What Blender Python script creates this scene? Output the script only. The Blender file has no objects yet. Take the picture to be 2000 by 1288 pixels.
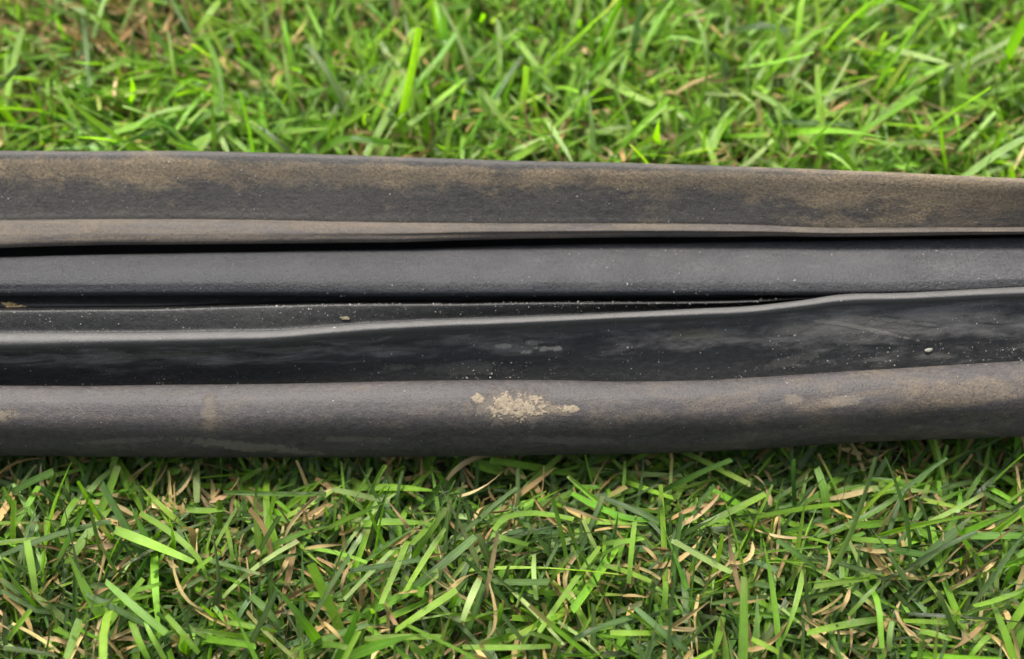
import bpy, math, random
import numpy as np
from mathutils import Vector

MM = 0.001
scene = bpy.context.scene
col = scene.collection
rng = np.random.default_rng(7)
random.seed(7)

# ------------------------------------------------------------------ camera
PITCH = math.radians(64)
cam_d = bpy.data.cameras.new('camera')
cam = bpy.data.objects.new('camera', cam_d)
col.objects.link(cam)
cam.location = (0, -93.987*MM, 212.70*MM)
cam.rotation_euler = (math.pi/2 - PITCH, 0, 0)
cam_d.sensor_width = 36
cam_d.lens = 38.59
cam_d.clip_start = 0.01
cam_d.clip_end = 50
cam_d.dof.use_dof = True
cam_d.dof.focus_distance = 0.204
cam_d.dof.aperture_fstop = 8.5
scene.camera = cam

# ------------------------------------------------------------------ sky, sun, exposure
SUN_EL, SUN_AZ = math.radians(55), math.radians(-20)      # azimuth from +Y, clockwise
w = bpy.data.worlds.new('World')
scene.world = w
w.use_nodes = True
nt = w.node_tree
bg = nt.nodes['Background']
sky = nt.nodes.new('ShaderNodeTexSky')
sky.sky_type = 'NISHITA'
sky.sun_disc = False
sky.sun_elevation = SUN_EL
sky.sun_rotation = SUN_AZ
sky.air_density = 1.0
sky.dust_density = 4.0
hs = nt.nodes.new('ShaderNodeHueSaturation')
hs.inputs['Saturation'].default_value = 0.40
nt.links.new(sky.outputs[0], hs.inputs['Color'])
nt.links.new(hs.outputs[0], bg.inputs['Color'])
bg.inputs['Strength'].default_value = 0.055

sd = bpy.data.lights.new('sun', 'SUN')
sd.energy = 1.5
sd.angle = math.radians(14)
sd.color = (1.0, 0.96, 0.90)
sun = bpy.data.objects.new('sun', sd)
col.objects.link(sun)
dirv = Vector((math.sin(SUN_AZ)*math.cos(SUN_EL), math.cos(SUN_AZ)*math.cos(SUN_EL), math.sin(SUN_EL)))
sun.rotation_euler = dirv.to_track_quat('Z', 'Y').to_euler()
sun.location = dirv*1.0

scene.view_settings.view_transform = 'Standard'
scene.view_settings.look = 'None'
scene.view_settings.gamma = 1
scene.view_settings.use_curve_mapping = False
scene.view_settings.exposure = 2.7
scene.cycles.max_bounces = 7
scene.cycles.transmission_bounces = 6
scene.cycles.diffuse_bounces = 4

# ------------------------------------------------------------------ node helper
class NT:
    def __init__(self, name):
        self.m = bpy.data.materials.new(name)
        self.m.use_nodes = True
        self.t = self.m.node_tree
        self.bsdf = self.t.nodes['Principled BSDF']
        self.out = self.t.nodes['Material Output']
    def put(self, sock, v):
        if isinstance(v, bpy.types.NodeSocket):
            self.t.links.new(v, sock)
        elif isinstance(v, (tuple, list)) and len(v) == 3 and sock.type == 'RGBA':
            sock.default_value = (*v, 1)
        else:
            sock.default_value = v
    def n(self, kind, **kw):
        nd = self.t.nodes.new(kind)
        for k, v in kw.items():
            setattr(nd, k, v)
        return nd
    def math(self, op, a, b=None, c=None, clamp=False):
        nd = self.n('ShaderNodeMath', operation=op, use_clamp=clamp)
        for i, v in enumerate((a, b, c)):
            if v is not None:
                self.put(nd.inputs[i], v)
        return nd.outputs[0]
    def add(self, a, b): return self.math('ADD', a, b)
    def sub(self, a, b): return self.math('SUBTRACT', a, b)
    def mul(self, a, b): return self.math('MULTIPLY', a, b)
    def mix(self, f, a, b):
        nd = self.n('ShaderNodeMix', data_type='RGBA')
        self.put(nd.inputs['Factor'], f)
        self.put(nd.inputs[6], a)
        self.put(nd.inputs[7], b)
        return nd.outputs[2]
    def step(self, v, lo, hi):
        nd = self.n('ShaderNodeMapRange', interpolation_type='SMOOTHSTEP')
        self.put(nd.inputs[0], v)
        nd.inputs[1].default_value = lo
        nd.inputs[2].default_value = hi
        return nd.outputs[0]
    def curve(self, v, pts):
        """piecewise-linear map of v through (x, y) points"""
        x0, x1 = pts[0][0], pts[-1][0]
        t = self.n('ShaderNodeMapRange')
        self.put(t.inputs[0], v)
        t.inputs[1].default_value = x0
        t.inputs[2].default_value = x1
        r = self.n('ShaderNodeValToRGB')
        self.t.links.new(t.outputs[0], r.inputs[0])
        e = r.color_ramp.elements
        while len(e) < len(pts):
            e.new(0.5)
        for el, (x, y) in zip(e, pts):
            el.position = (x-x0)/(x1-x0)
        for el, (x, y) in zip(sorted(e, key=lambda q: q.position), pts):
            el.color = (y, y, y, 1)
        return r.outputs[0]
    def noise(self, vec, scale, detail=4, rough=0.55, dist=0.0):
        nd = self.n('ShaderNodeTexNoise')
        self.put(nd.inputs['Vector'], vec)
        nd.inputs['Scale'].default_value = scale
        nd.inputs['Detail'].default_value = detail
        nd.inputs['Roughness'].default_value = rough
        nd.inputs['Distortion'].default_value = dist
        return nd.outputs[0]
    def vor(self, vec, scale, rnd=1.0):
        nd = self.n('ShaderNodeTexVoronoi')
        self.put(nd.inputs['Vector'], vec)
        nd.inputs['Scale'].default_value = scale
        nd.inputs['Randomness'].default_value = rnd
        return nd.outputs['Distance'], nd.outputs['Color']
    def mapping(self, vec, scale=(1, 1, 1), loc=(0, 0, 0), rot=0):
        nd = self.n('ShaderNodeMapping')
        self.put(nd.inputs[0], vec)
        nd.inputs['Location'].default_value = loc
        nd.inputs['Rotation'].default_value = (0, 0, rot)
        nd.inputs['Scale'].default_value = scale
        return nd.outputs[0]
    def sep(self, vec):
        nd = self.n('ShaderNodeSeparateXYZ')
        self.put(nd.inputs[0], vec)
        return nd.outputs
    def attr(self, name, out='Fac'):
        nd = self.n('ShaderNodeAttribute', attribute_name=name)
        return nd.outputs[out]
    def bump(self, h, dist, strength=1.0, normal=None):
        nd = self.n('ShaderNodeBump')
        self.put(nd.inputs['Height'], h)
        nd.inputs['Strength'].default_value = strength
        nd.inputs['Distance'].default_value = dist
        if normal is not None:
            self.put(nd.inputs['Normal'], normal)
        return nd.outputs[0]

# ------------------------------------------------------------------ rubber
DUST = (0.185, 0.140, 0.090)
PALE = (0.20, 0.19, 0.18)

def rubber(name, base, base2, rough, dust_fn=None, dust_cols=((0.110, 0.086, 0.056), (0.225, 0.166, 0.094)), specks=0.35, speck_size=0.16, grain=0.05, grain_scale=2.2, stains=(), spec=0.5, film=0.5, wavy=0.20, smear_sheen_fn=None, smear_sheen_col=PALE):
    """weathered rubber; coordinates: (millimetres along the seal, millimetres across it)"""
    q = NT(name)
    uv = q.n('ShaderNodeUVMap', uv_map='millimetres').outputs[0]
    u = q.sep(uv)[0]
    acr = q.attr('across')
    # body colour with slow cloudy change and fine mottling
    n1 = q.noise(q.mapping(uv, (0.35, 1, 1)), 0.10, 5, 0.6)
    n2 = q.noise(q.mapping(uv, (0.7, 1, 1)), 0.9, 6, 0.8)
    f = q.math('ADD', q.mul(q.sub(n1, 0.5), 1.8), q.mul(q.sub(n2, 0.5), 3.6))
    c = q.mix(q.math('ADD', f, 0.5, clamp=True), base, base2)
    line = q.noise(q.mapping(uv, (0.02, 1.6, 1)), 1.0, 4, 0.6)           # extrusion lines
    fine = q.noise(uv, 3.0, 4, 0.75)
    c = q.mix(q.mul(q.step(q.add(q.mul(fine, .8), q.mul(line, .12)), 0.40, 0.68), film), c, tuple(min(1, v*2.3+.005) for v in base2))
    rg = q.math('ADD', rough, q.mul(q.sub(n2, 0.5), 0.25))
    gr = q.noise(uv, grain_scale*0.8, 4, 0.7)
    height = q.add(q.mul(gr, 1.7), q.mul(line, 0.25))
    if smear_sheen_fn:
        s = smear_sheen_fn(q, uv, u, acr)
        c = q.mix(s, c, smear_sheen_col)
        rg = q.math('ADD', rg, q.mul(s, 0.7), clamp=True)
    if dust_fn:
        d = dust_fn(q, uv, u, acr)
        dfine = q.step(q.noise(uv, 1.5, 6, 0.85), 0.38, 0.62)
        d2 = q.mul(d, q.math('ADD', q.mul(dfine, 0.75), 0.25))
        dcol = q.mix(q.noise(uv, 0.22, 3), *dust_cols)
        c = q.mix(d2, c, dcol)
        rg = q.math('ADD', rg, q.mul(d2, 0.35), clamp=True)
    for (x0, a0, rx, ra, amt, sc, *sl) in stains:       # dried mud and scuffs: uneven patches with flaky edge
        du = q.math('DIVIDE', q.sub(u, x0), rx)
        da = q.math('DIVIDE', q.sub(q.sub(acr, a0), q.mul(q.sub(u, x0), sl[0] if sl else 0.0)), ra)
        r2 = q.add(q.mul(du, du), q.mul(da, da))
        nn = q.add(q.add(q.mul(q.sub(q.noise(uv, 0.42, 7, 0.72, 0.8), 0.5), 5.0), q.mul(q.sub(q.noise(uv, 2.2, 3, 0.7), 0.5), 1.6)), r2)
        mk = q.mul(q.step(nn, 1.15, 0.35), amt)
        mc = q.mix(q.noise(uv, 1.6, 4, 0.7), tuple(v*0.72 for v in sc), tuple(v*1.2 for v in sc))
        c = q.mix(mk, c, mc)
        rg = q.math('ADD', rg, q.mul(mk, 0.4), clamp=True)
        height = q.add(height, q.mul(mk, 1.6))
    # pale dust grains, two sizes
    for sc, th, amt in ((1.5, 0.20, specks), (0.62, 0.13, specks*0.9), (3.0, 0.26, specks*0.6)):
        dd, dc = q.vor(uv, sc)
        rr = q.sep(dc)[0]
        clump = q.step(q.noise(uv, 0.16, 3, 0.6), 0.40, 0.68)
        on = q.math('GREATER_THAN', q.add(rr, q.mul(clump, 0.22)), 1.02 if sc < 2 else 1.0)
        amt = q.mul(amt, q.sep(dc)[1])
        dot = q.mul(q.step(dd, th*1.3, th*0.5), on)
        c = q.mix(q.mul(dot, amt), c, (0.42, 0.40, 0.37))
        height = q.add(height, q.mul(dot, 1.2))
    q.put(q.bsdf.inputs['Base Color'], c)
    q.put(q.bsdf.inputs['Roughness'], rg)
    q.bsdf.inputs['Specular IOR Level'].default_value = spec
    b = q.bump(height, grain*MM)
    b = q.bump(q.noise(q.mapping(uv, (0.5, 1, 1)), 0.30, 4), wavy*MM, 1.0, b)
    q.put(q.bsdf.inputs['Normal'], b)
    return q.m

def dust_back(q, uv, u, acr):
    h = q.curve(acr, [(5.0, .22), (5.8, .28), (6.5, .80), (7.6, .78), (8.4, .34), (9.2, .06), (11, .02)])
    al = q.curve(u, [(-120, .12), (-88, .10), (-70, .20), (-55, .02), (-32, .02), (-25, .22), (-19, .03), (20, .03), (28, .34), (34, .10), (44, .16), (58, .46), (80, .52), (95, .60), (120, .55)])
    n = q.noise(q.mapping(uv, (0.5, 1, 1)), 0.24, 8, 0.76, 0.3)
    s = q.add(q.add(h, al), q.mul(q.sub(n, 0.5), 2.3))
    patch = q.step(q.noise(q.mapping(uv, (0.5, 1, 1)), 0.055, 4, 0.6), 0.36, 0.60)
    return q.mul(q.mul(q.step(s, 0.28, 0.92), 0.95), q.add(0.62, q.mul(patch, 0.38)))

def pale_strip(q, uv, u, acr):
    n = q.noise(q.mapping(uv, (0.5, 1, 1)), 0.2, 6, 0.7)
    al = q.curve(u, [(-120, -.15), (-70, -.05), (-20, .28), (30, .52), (90, .60), (120, .5)])  # grey mottling thickens towards the right
    return q.mul(q.step(q.add(al, q.mul(q.sub(n, 0.5), 1.2)), 0.0, 0.9), 0.7)

def dust_lip(q, uv, u, acr):
    n = q.noise(q.mapping(uv, (0.10, 2.2, 1)), 0.5, 5, 0.65)
    n2 = q.noise(q.mapping(uv, (0.5, 1, 1)), 0.12, 4)
    return q.mul(q.step(q.add(q.mul(n, 1.7), q.mul(n2, 0.8)), 1.02, 1.48), 0.75)

def dust_tube(q, uv, u, acr):
    n = q.noise(q.mapping(uv, (0.4, 1, 1)), 0.20, 8, 0.74, 0.4)
    al = q.curve(u, [(-120, .10), (-60, .06), (-20, .02), (20, .06), (45, .20), (70, .28), (120, .30)])
    h = q.curve(acr, [(3, .02), (5, .08), (6.5, .20), (7.6, .14), (8.8, .06), (12, .04)])
    return q.mul(q.step(q.add(q.add(al, h), q.mul(q.sub(n, 0.5), 2.2)), 0.14, 0.95), 0.60)

def smear_sheen_fold(q, uv, u, acr):
    """scuffs along the fold, and its ridge rubbed pale with a painted highlight"""
    r = q.mapping(uv, (0.20, 1.0, 1), rot=-0.05)
    n = q.noise(r, 0.42, 6, 0.70, 0.35)
    h = q.curve(acr, [(0, 0), (11.5, .0), (12.2, .20), (13.6, .24), (14.4, .10), (15.4, .0), (22, 0)])
    al = q.curve(u, [(-120, .04), (-50, .05), (-20, .02), (40, .02), (60, .12), (90, .12), (120, .10)])
    sm = q.mul(q.step(q.add(q.add(n, h), al), 0.62, 1.02), 0.36)
    wear_sheen = q.curve(acr, [(0, 0), (7.6, 0), (8.1, .20), (9.0, .32), (10.6, .32), (11.4, .22), (12.1, .10), (12.8, 0), (22, 0)])  # rubbed band along the ridge, widened to paint in its highlight
    wn = q.mul(wear_sheen, q.add(0.25, q.mul(q.noise(q.mapping(uv, (0.3, 1, 1)), 0.8, 7, 0.8), 1.3)))
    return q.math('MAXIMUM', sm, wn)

MAT = {}
MAT['back_flange'] = rubber('dusty_rubber_flange', (0.012, 0.011, 0.0098), (0.036, 0.0325, 0.028), 0.66, dust_back, specks=0.5, grain=0.10, spec=0.35)
MAT['flange_lip'] = rubber('dusty_rubber_lip', (0.013, 0.011, 0.0098), (0.038, 0.032, 0.028), 0.70, dust_lip, dust_cols=((0.062, 0.053, 0.042), (0.145, 0.112, 0.072)), specks=0.3, grain=0.09, spec=0.35)
MAT['centre_strip'] = rubber('grey_rubber_strip', (0.005, 0.0052, 0.0058), (0.016, 0.0162, 0.0178), 0.52, pale_strip, specks=0.5, grain=0.15, spec=0.31, film=0.25, grain_scale=2.8, dust_cols=((0.05, 0.049, 0.050), (0.085, 0.083, 0.084)))
MAT['inner_flap'] = rubber('black_rubber_flap', (0.010, 0.010, 0.010), (0.022, 0.022, 0.021), 0.55, specks=0.5)
MAT['folded_lip'] = rubber('black_rubber_fold', (0.0025, 0.003, 0.003), (0.009, 0.009, 0.0085), 0.46, None, specks=0.55, grain=0.06, smear_sheen_fn=smear_sheen_fold, spec=0.24, film=0.25,
    stains=[(-1.5, 13.45, 1.9, .22, .9, (0.13, 0.125, 0.11)), (4.0, 13.25, 2.0, .2, .7, (0.10, 0.098, 0.088)), (7.0, 13.75, 2.4, .24, .9, (0.14, 0.135, 0.12)), (2.5, 14.0, 1.6, .18, .8, (0.12, 0.115, 0.10)),
            (67.0, 13.45, 12, .14, .6, (0.12, 0.112, 0.098), .085), (70.0, 13.1, 9, .3, .3, (0.08, 0.076, 0.066), .07), (61.0, 13.3, 14, .6, .28, (0.07, 0.068, 0.058), .03), (76, 13.2, 7, .14, .4, (0.10, 0.098, 0.088), .06), (54, 15.1, 7, .3, .22, (0.06, 0.058, 0.052), -.05),
            (-68.0, 13.1, 15, .40, .35, (0.060, 0.058, 0.040)), (-42.0, 12.7, 6, .2, .35, (0.07, 0.068, 0.05)), (-15.0, 13.0, 6, .25, .3, (0.06, 0.06, 0.05)), (-22, 14.9, 3, .25, .3, (0.06, 0.06, 0.05)), (35, 13.0, 6, .4, .3, (0.08, 0.075, 0.05)), (-9, 15.1, 9, .5, .22, (0.06, 0.06, 0.055))])
MAT['front_tube'] = rubber('grey_rubber_tube', (0.011, 0.0096, 0.0094), (0.034, 0.0295, 0.0285), 0.58, dust_tube, specks=0.3, grain=0.07, spec=0.30, film=0.35, wavy=0.14,
    stains=[(0.5, 6.1, 9.0, 1.7, .5, (0.10, 0.083, 0.062)), (9.0, 6.3, 3.4, .6, .5, (0.13, 0.105, 0.078)), (-99, 6.4, 5.5, .9, .7, (0.125, 0.10, 0.072)), (-57, 6.2, 1.6, 1.9, .35, (0.11, 0.09, 0.062)), (-50, 9.6, 15, .5, .5, (0.11, 0.096, 0.07), .06), (-75, 9.0, 9, .3, .35, (0.09, 0.08, 0.06), -.03), (-30, 8.9, 8, .35, .35, (0.09, 0.078, 0.06), .02), (10, 9.2, 12, .4, .3, (0.08, 0.07, 0.058), .02), (62, 6.4, 4.0, .6, .45, (0.13, 0.11, 0.085)), (53, 6.0, 2.5, .6, .4, (0.14, 0.115, 0.085))])
MAT['base_channel'] = rubber('black_rubber_channel', (0.007, 0.007, 0.007), (0.014, 0.014, 0.014), 0.6, specks=0.3)

# cross-sections of the seal: for every station X (mm) the outline of each part as (Y, Z) in mm
XS=[-190.0, -150.0, -115.0, -100.0, -90.91, -81.82, -72.73, -63.64, -54.55, -45.45, -36.36, -27.27, -18.18, -9.09, 0.0, 9.09, 18.18, 27.27, 36.36, 45.45, 54.55, 63.64, 72.73, 81.82, 90.91, 100.0, 115.0, 150.0, 190.0]
SECTIONS={
'back_flange':[
[33.83,12,35.23,20,35.23,27,34.43,31,33.43,32.5,32.63,33,31.55,32.75,30.28,32.05,28.35,30.5,25.5,28.3,22.83,26.3,21.46,25.4,21.11,24.6,23.61,22.5,25.5,19,25.5,12],
[33.77,12,35.17,20,35.17,27,34.37,31,33.37,32.5,32.57,33,31.5,32.75,30.26,32.05,28.35,30.5,25.55,28.3,22.92,26.3,21.57,25.4,21.22,24.6,23.71,22.5,25.61,19,25.61,12],
[33.72,12,35.12,20,35.12,27,34.32,31,33.32,32.5,32.52,33,31.47,32.75,30.24,32.05,28.36,30.5,25.59,28.3,22.99,26.3,21.66,25.4,21.31,24.6,23.81,22.5,25.7,19,25.7,12],
[33.7,12,35.1,20,35.1,27,34.3,31,33.3,32.5,32.5,33,31.45,32.75,30.23,32.05,28.36,30.5,25.61,28.3,23.03,26.3,21.71,25.4,21.37,24.6,23.86,22.5,25.75,19,25.75,12],
[33.67,12,35.07,20,35.07,27,34.27,31,33.27,32.5,32.47,33,31.43,32.75,30.22,32.05,28.37,30.5,25.65,28.3,23.09,26.3,21.78,25.4,21.44,24.6,23.94,22.5,25.83,19,25.83,12],
[33.65,12,35.05,20,35.05,27,34.25,31,33.25,32.5,32.45,33,31.42,32.75,30.21,32.05,28.38,30.5,25.69,28.3,23.16,26.3,21.86,25.4,21.52,24.6,24.02,22.5,25.91,19,25.91,12],
[33.62,12,35.02,20,35.02,27,34.22,31,33.22,32.5,32.42,33,31.39,32.75,30.2,32.05,28.38,30.5,25.71,28.3,23.2,26.3,21.92,25.4,21.58,24.6,24.07,22.5,25.96,19,25.96,12],
[33.56,12,34.96,20,34.96,27,34.16,31,33.16,32.5,32.36,33,31.34,32.75,30.16,32.05,28.35,30.5,25.69,28.3,23.2,26.3,21.92,25.4,21.58,24.6,24.06,22.5,25.96,19,25.96,12],
[33.4,12,34.8,20,34.8,27,34,31,33,32.5,32.2,33,31.18,32.75,30,32.05,28.2,30.5,25.54,28.3,23.05,26.3,21.78,25.4,21.43,24.6,23.9,22.5,25.81,19,25.81,12],
[33.13,12,34.53,20,34.53,27,33.73,31,32.73,32.5,31.93,33,30.91,32.75,29.73,32.05,27.94,30.5,25.29,28.3,22.81,26.3,21.54,25.4,21.19,24.6,23.66,22.5,25.57,19,25.57,12],
[32.81,12,34.21,20,34.21,27,33.41,31,32.41,32.5,31.61,33,30.6,32.75,29.43,32.05,27.65,30.5,25.03,28.3,22.56,26.3,21.31,25.4,20.96,24.6,23.44,22.5,25.34,19,25.34,12],
[32.5,12,33.9,20,33.9,27,33.1,31,32.1,32.5,31.3,33,30.31,32.75,29.15,32.05,27.41,30.5,24.83,28.3,22.41,26.3,21.18,25.4,20.83,24.6,23.31,22.5,25.21,19,25.21,12],
[32.13,12,33.53,20,33.53,27,32.73,31,31.73,32.5,30.93,33,29.96,32.75,28.84,32.05,27.14,30.5,24.64,28.3,22.29,26.3,21.09,25.4,20.75,24.6,23.23,22.5,25.13,19,25.13,12],
[31.74,12,33.14,20,33.14,27,32.34,31,31.34,32.5,30.54,33,29.59,32.75,28.5,32.05,26.87,30.5,24.45,28.3,22.17,26.3,21.03,25.4,20.68,24.6,23.16,22.5,25.06,19,25.06,12],
[31.39,12,32.79,20,32.79,27,31.99,31,30.99,32.5,30.19,33,29.27,32.75,28.21,32.05,26.63,30.5,24.29,28.3,22.08,26.3,20.98,25.4,20.63,24.6,23.11,22.5,25.01,19,25.01,12],
[31.14,12,32.54,20,32.54,27,31.74,31,30.74,32.5,29.94,33,29.03,32.75,28,32.05,26.46,30.5,24.18,28.3,22.02,26.3,20.94,25.4,20.6,24.6,23.08,22.5,24.98,19,24.98,12],
[30.89,12,32.29,20,32.29,27,31.49,31,30.49,32.5,29.69,33,28.8,32.75,27.79,32.05,26.29,30.5,24.07,28.3,21.97,26.3,20.92,25.4,20.58,24.6,23.06,22.5,24.96,19,24.96,12],
[30.54,12.08,31.94,20.08,31.94,27.08,31.14,31.08,30.14,32.58,29.34,33.08,28.47,32.83,27.49,32.13,26.04,30.58,23.89,28.38,21.85,26.38,20.85,25.48,20.5,24.68,22.98,22.58,24.88,19.08,24.88,12.08],
[29.99,12.39,31.39,20.39,31.39,27.39,30.59,31.39,29.59,32.89,28.79,33.39,27.95,33.14,27,32.44,25.61,30.89,23.54,28.69,21.58,26.69,20.61,25.79,20.27,24.99,22.75,22.89,24.64,19.39,24.64,12.39],
[29.29,12.86,30.69,20.86,30.69,27.86,29.89,31.86,28.89,33.36,28.09,33.86,27.25,33.61,26.32,32.91,24.96,31.36,22.93,29.16,21.01,27.16,20.07,26.26,19.73,25.46,22.22,23.36,24.09,19.86,24.09,12.86],
[28.47,13.45,29.87,21.45,29.87,28.45,29.07,32.45,28.07,33.95,27.27,34.45,26.44,34.2,25.52,33.5,24.16,31.95,22.15,29.75,20.24,27.75,19.3,26.85,18.97,26.05,21.46,23.95,23.32,20.45,23.32,13.45],
[27.61,14.08,29.01,22.08,29.01,29.08,28.21,33.08,27.21,34.58,26.41,35.08,25.6,34.83,24.7,34.13,23.39,32.58,21.43,30.38,19.56,28.38,18.65,27.48,18.32,26.68,20.79,24.58,22.66,21.08,22.66,14.08],
[26.75,14.71,28.15,22.71,28.15,29.71,27.35,33.71,26.35,35.21,25.55,35.71,24.77,35.46,23.93,34.76,22.71,33.21,20.87,31.01,19.12,29.01,18.27,28.11,17.94,27.31,20.4,25.21,22.26,21.71,22.26,14.71],
[25.91,15.27,27.31,23.27,27.31,30.27,26.51,34.27,25.51,35.77,24.71,36.27,23.97,36.02,23.19,35.32,22.06,33.77,20.37,31.57,18.74,29.57,17.96,28.67,17.63,27.87,20.09,25.77,21.95,22.27,21.95,15.27],
[25.1,15.71,26.5,23.71,26.5,30.71,25.7,34.71,24.7,36.21,23.9,36.71,23.22,36.46,22.49,35.76,21.47,34.21,19.93,32.01,18.44,30.01,17.73,29.11,17.4,28.31,19.87,26.21,21.72,22.71,21.72,15.71],
[24.46,15.96,25.86,23.96,25.86,30.96,25.06,34.96,24.06,36.46,23.26,36.96,22.61,36.71,21.94,36.01,21.02,34.46,19.61,32.26,18.24,30.26,17.62,29.36,17.29,28.56,19.75,26.46,21.6,22.96,21.6,15.96],
[23.85,16,25.25,24,25.25,31,24.45,35,23.45,36.5,22.65,37,22.06,36.75,21.45,36.05,20.64,34.5,19.39,32.3,18.17,30.3,17.63,29.4,17.3,28.6,19.76,26.5,21.61,23,21.61,16],
[22.51,16,23.91,24,23.91,31,23.11,35,22.11,36.5,21.31,37,20.82,36.75,20.37,36.05,19.82,34.5,18.94,32.3,18.06,30.3,17.71,29.4,17.38,28.6,19.85,26.5,21.69,23,21.69,16],
[20.97,16,22.37,24,22.37,31,21.57,35,20.57,36.5,19.77,37,19.41,36.75,19.13,36.05,18.88,34.5,18.42,32.3,17.93,30.3,17.8,29.4,17.47,28.6,19.94,26.5,21.78,23,21.78,16],
],
'flange_lip':[
[22.8,24.4,21.49,25.35,20.76,25.95,19.89,26.2,17.09,26.15,15.42,25.8,14.79,25.3,14.62,24.6,15.01,23.9,15.93,23.2,17.62,22.7,22.1,22.6],
[22.9,24.4,21.6,25.35,20.87,25.95,20,26.2,17.41,26.15,15.95,25.8,15.32,25.3,15.15,24.6,15.54,23.9,16.45,23.2,18.15,22.7,22.21,22.6],
[23,24.4,21.69,25.35,20.96,25.95,20.09,26.2,17.69,26.15,16.42,25.8,15.78,25.3,15.61,24.6,16,23.9,16.92,23.2,18.61,22.7,22.3,22.6],
[23.05,24.4,21.74,25.35,21.01,25.95,20.14,26.2,17.82,26.15,16.64,25.8,16,25.3,15.83,24.6,16.24,23.9,17.16,23.2,18.86,22.7,22.36,22.6],
[23.13,24.4,21.82,25.35,21.08,25.95,20.22,26.2,18.03,26.15,16.97,25.8,16.34,25.3,16.17,24.6,16.57,23.9,17.5,23.2,19.2,22.7,22.44,22.6],
[23.2,24.4,21.89,25.35,21.16,25.95,20.29,26.2,18.19,26.15,17.22,25.8,16.58,25.3,16.41,24.6,16.81,23.9,17.72,23.2,19.42,22.7,22.51,22.6],
[23.26,24.4,21.95,25.35,21.22,25.95,20.35,26.2,18.28,26.15,17.35,25.8,16.71,25.3,16.53,24.6,16.93,23.9,17.84,23.2,19.54,22.7,22.56,22.6],
[23.26,24.4,21.95,25.35,21.23,25.95,20.36,26.2,18.34,26.15,17.45,25.8,16.81,25.3,16.64,24.6,17.03,23.9,17.94,23.2,19.64,22.7,22.56,22.6],
[23.11,24.4,21.81,25.35,21.08,25.95,20.22,26.2,18.31,26.15,17.53,25.8,16.89,25.3,16.72,24.6,17.11,23.9,18.03,23.2,19.72,22.7,22.4,22.6],
[22.87,24.4,21.57,25.35,20.85,25.95,19.99,26.2,18.23,26.15,17.61,25.8,16.97,25.3,16.79,24.6,17.19,23.9,18.1,23.2,19.8,22.7,22.16,22.6],
[22.64,24.4,21.34,25.35,20.62,25.95,19.76,26.2,18.16,26.15,17.7,25.8,17.06,25.3,16.88,24.6,17.28,23.9,18.19,23.2,19.89,22.7,21.94,22.6],
[22.51,24.4,21.21,25.35,20.49,25.95,19.62,26.2,18.17,26.15,17.83,25.8,17.19,25.3,17.02,24.6,17.42,23.9,18.33,23.2,20.03,22.7,21.81,22.6],
[22.43,24.4,21.13,25.35,20.4,25.95,19.54,26.2,18.26,26.15,18.1,25.8,17.45,25.3,17.28,24.6,17.68,23.9,18.6,23.2,20.29,22.7,21.73,22.6],
[22.36,24.4,21.06,25.35,20.33,25.95,19.47,26.2,18.38,26.15,18.41,25.8,17.77,25.3,17.6,24.6,17.99,23.9,18.91,23.2,20.61,22.7,21.66,22.6],
[22.31,24.4,21.01,25.35,20.28,25.95,19.42,26.2,18.48,26.15,18.66,25.8,18.02,25.3,17.84,24.6,18.24,23.9,19.16,23.2,20.86,22.7,21.61,22.6],
[22.28,24.4,20.98,25.35,20.25,25.95,19.39,26.2,18.56,26.15,18.85,25.8,18.2,25.3,18.03,24.6,18.43,23.9,19.34,23.2,21.04,22.7,21.58,22.6],
[22.26,24.4,20.95,25.35,20.23,25.95,19.37,26.2,18.63,26.15,19.02,25.8,18.38,25.3,18.21,24.6,18.6,23.9,19.52,23.2,21.22,22.7,21.56,22.6],
[22.18,24.48,20.88,25.43,20.15,26.03,19.29,26.28,18.63,26.23,19.1,25.88,18.45,25.38,18.28,24.68,18.68,23.98,19.6,23.28,21.3,22.78,21.48,22.68],
[21.95,24.79,20.65,25.74,19.92,26.34,19.06,26.59,18.45,26.54,18.96,26.19,18.31,25.69,18.14,24.99,18.54,24.29,19.46,23.59,21.16,23.09,21.25,22.99],
[21.41,25.26,20.1,26.21,19.37,26.81,18.5,27.06,18.03,27.01,18.67,26.66,18.03,26.16,17.86,25.46,18.26,24.76,19.18,24.06,20.88,23.56,20.72,23.46],
[20.64,25.85,19.33,26.8,18.6,27.4,17.74,27.65,17.47,27.6,18.32,27.25,17.68,26.75,17.51,26.05,17.91,25.35,18.83,24.65,20.53,24.15,19.96,24.05],
[19.98,26.48,18.68,27.43,17.96,28.03,17.11,28.28,16.96,28.23,17.93,27.88,17.3,27.38,17.13,26.68,17.53,25.98,18.45,25.28,20.15,24.78,19.29,24.68],
[19.59,27.11,18.3,28.06,17.59,28.66,16.74,28.91,16.61,28.86,17.6,28.51,16.97,28.01,16.8,27.31,17.2,26.61,18.11,25.91,19.81,25.41,18.9,25.31],
[19.28,27.67,17.99,28.62,17.28,29.22,16.43,29.47,16.36,29.42,17.4,29.07,16.77,28.57,16.6,27.87,17,27.17,17.91,26.47,19.61,25.97,18.6,25.87],
[19.06,28.11,17.76,29.06,17.05,29.66,16.21,29.91,16.21,29.86,17.31,29.51,16.69,29.01,16.52,28.31,16.92,27.61,17.83,26.91,19.53,26.41,18.37,26.31],
[18.94,28.36,17.65,29.31,16.93,29.91,16.09,30.16,16.15,30.11,17.32,29.76,16.69,29.26,16.53,28.56,16.93,27.86,17.85,27.16,19.54,26.66,18.26,26.56],
[18.95,28.4,17.66,29.35,16.95,29.95,16.1,30.2,16.23,30.15,17.45,29.8,16.83,29.3,16.67,28.6,17.07,27.9,17.98,27.2,19.68,26.7,18.27,26.6],
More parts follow.
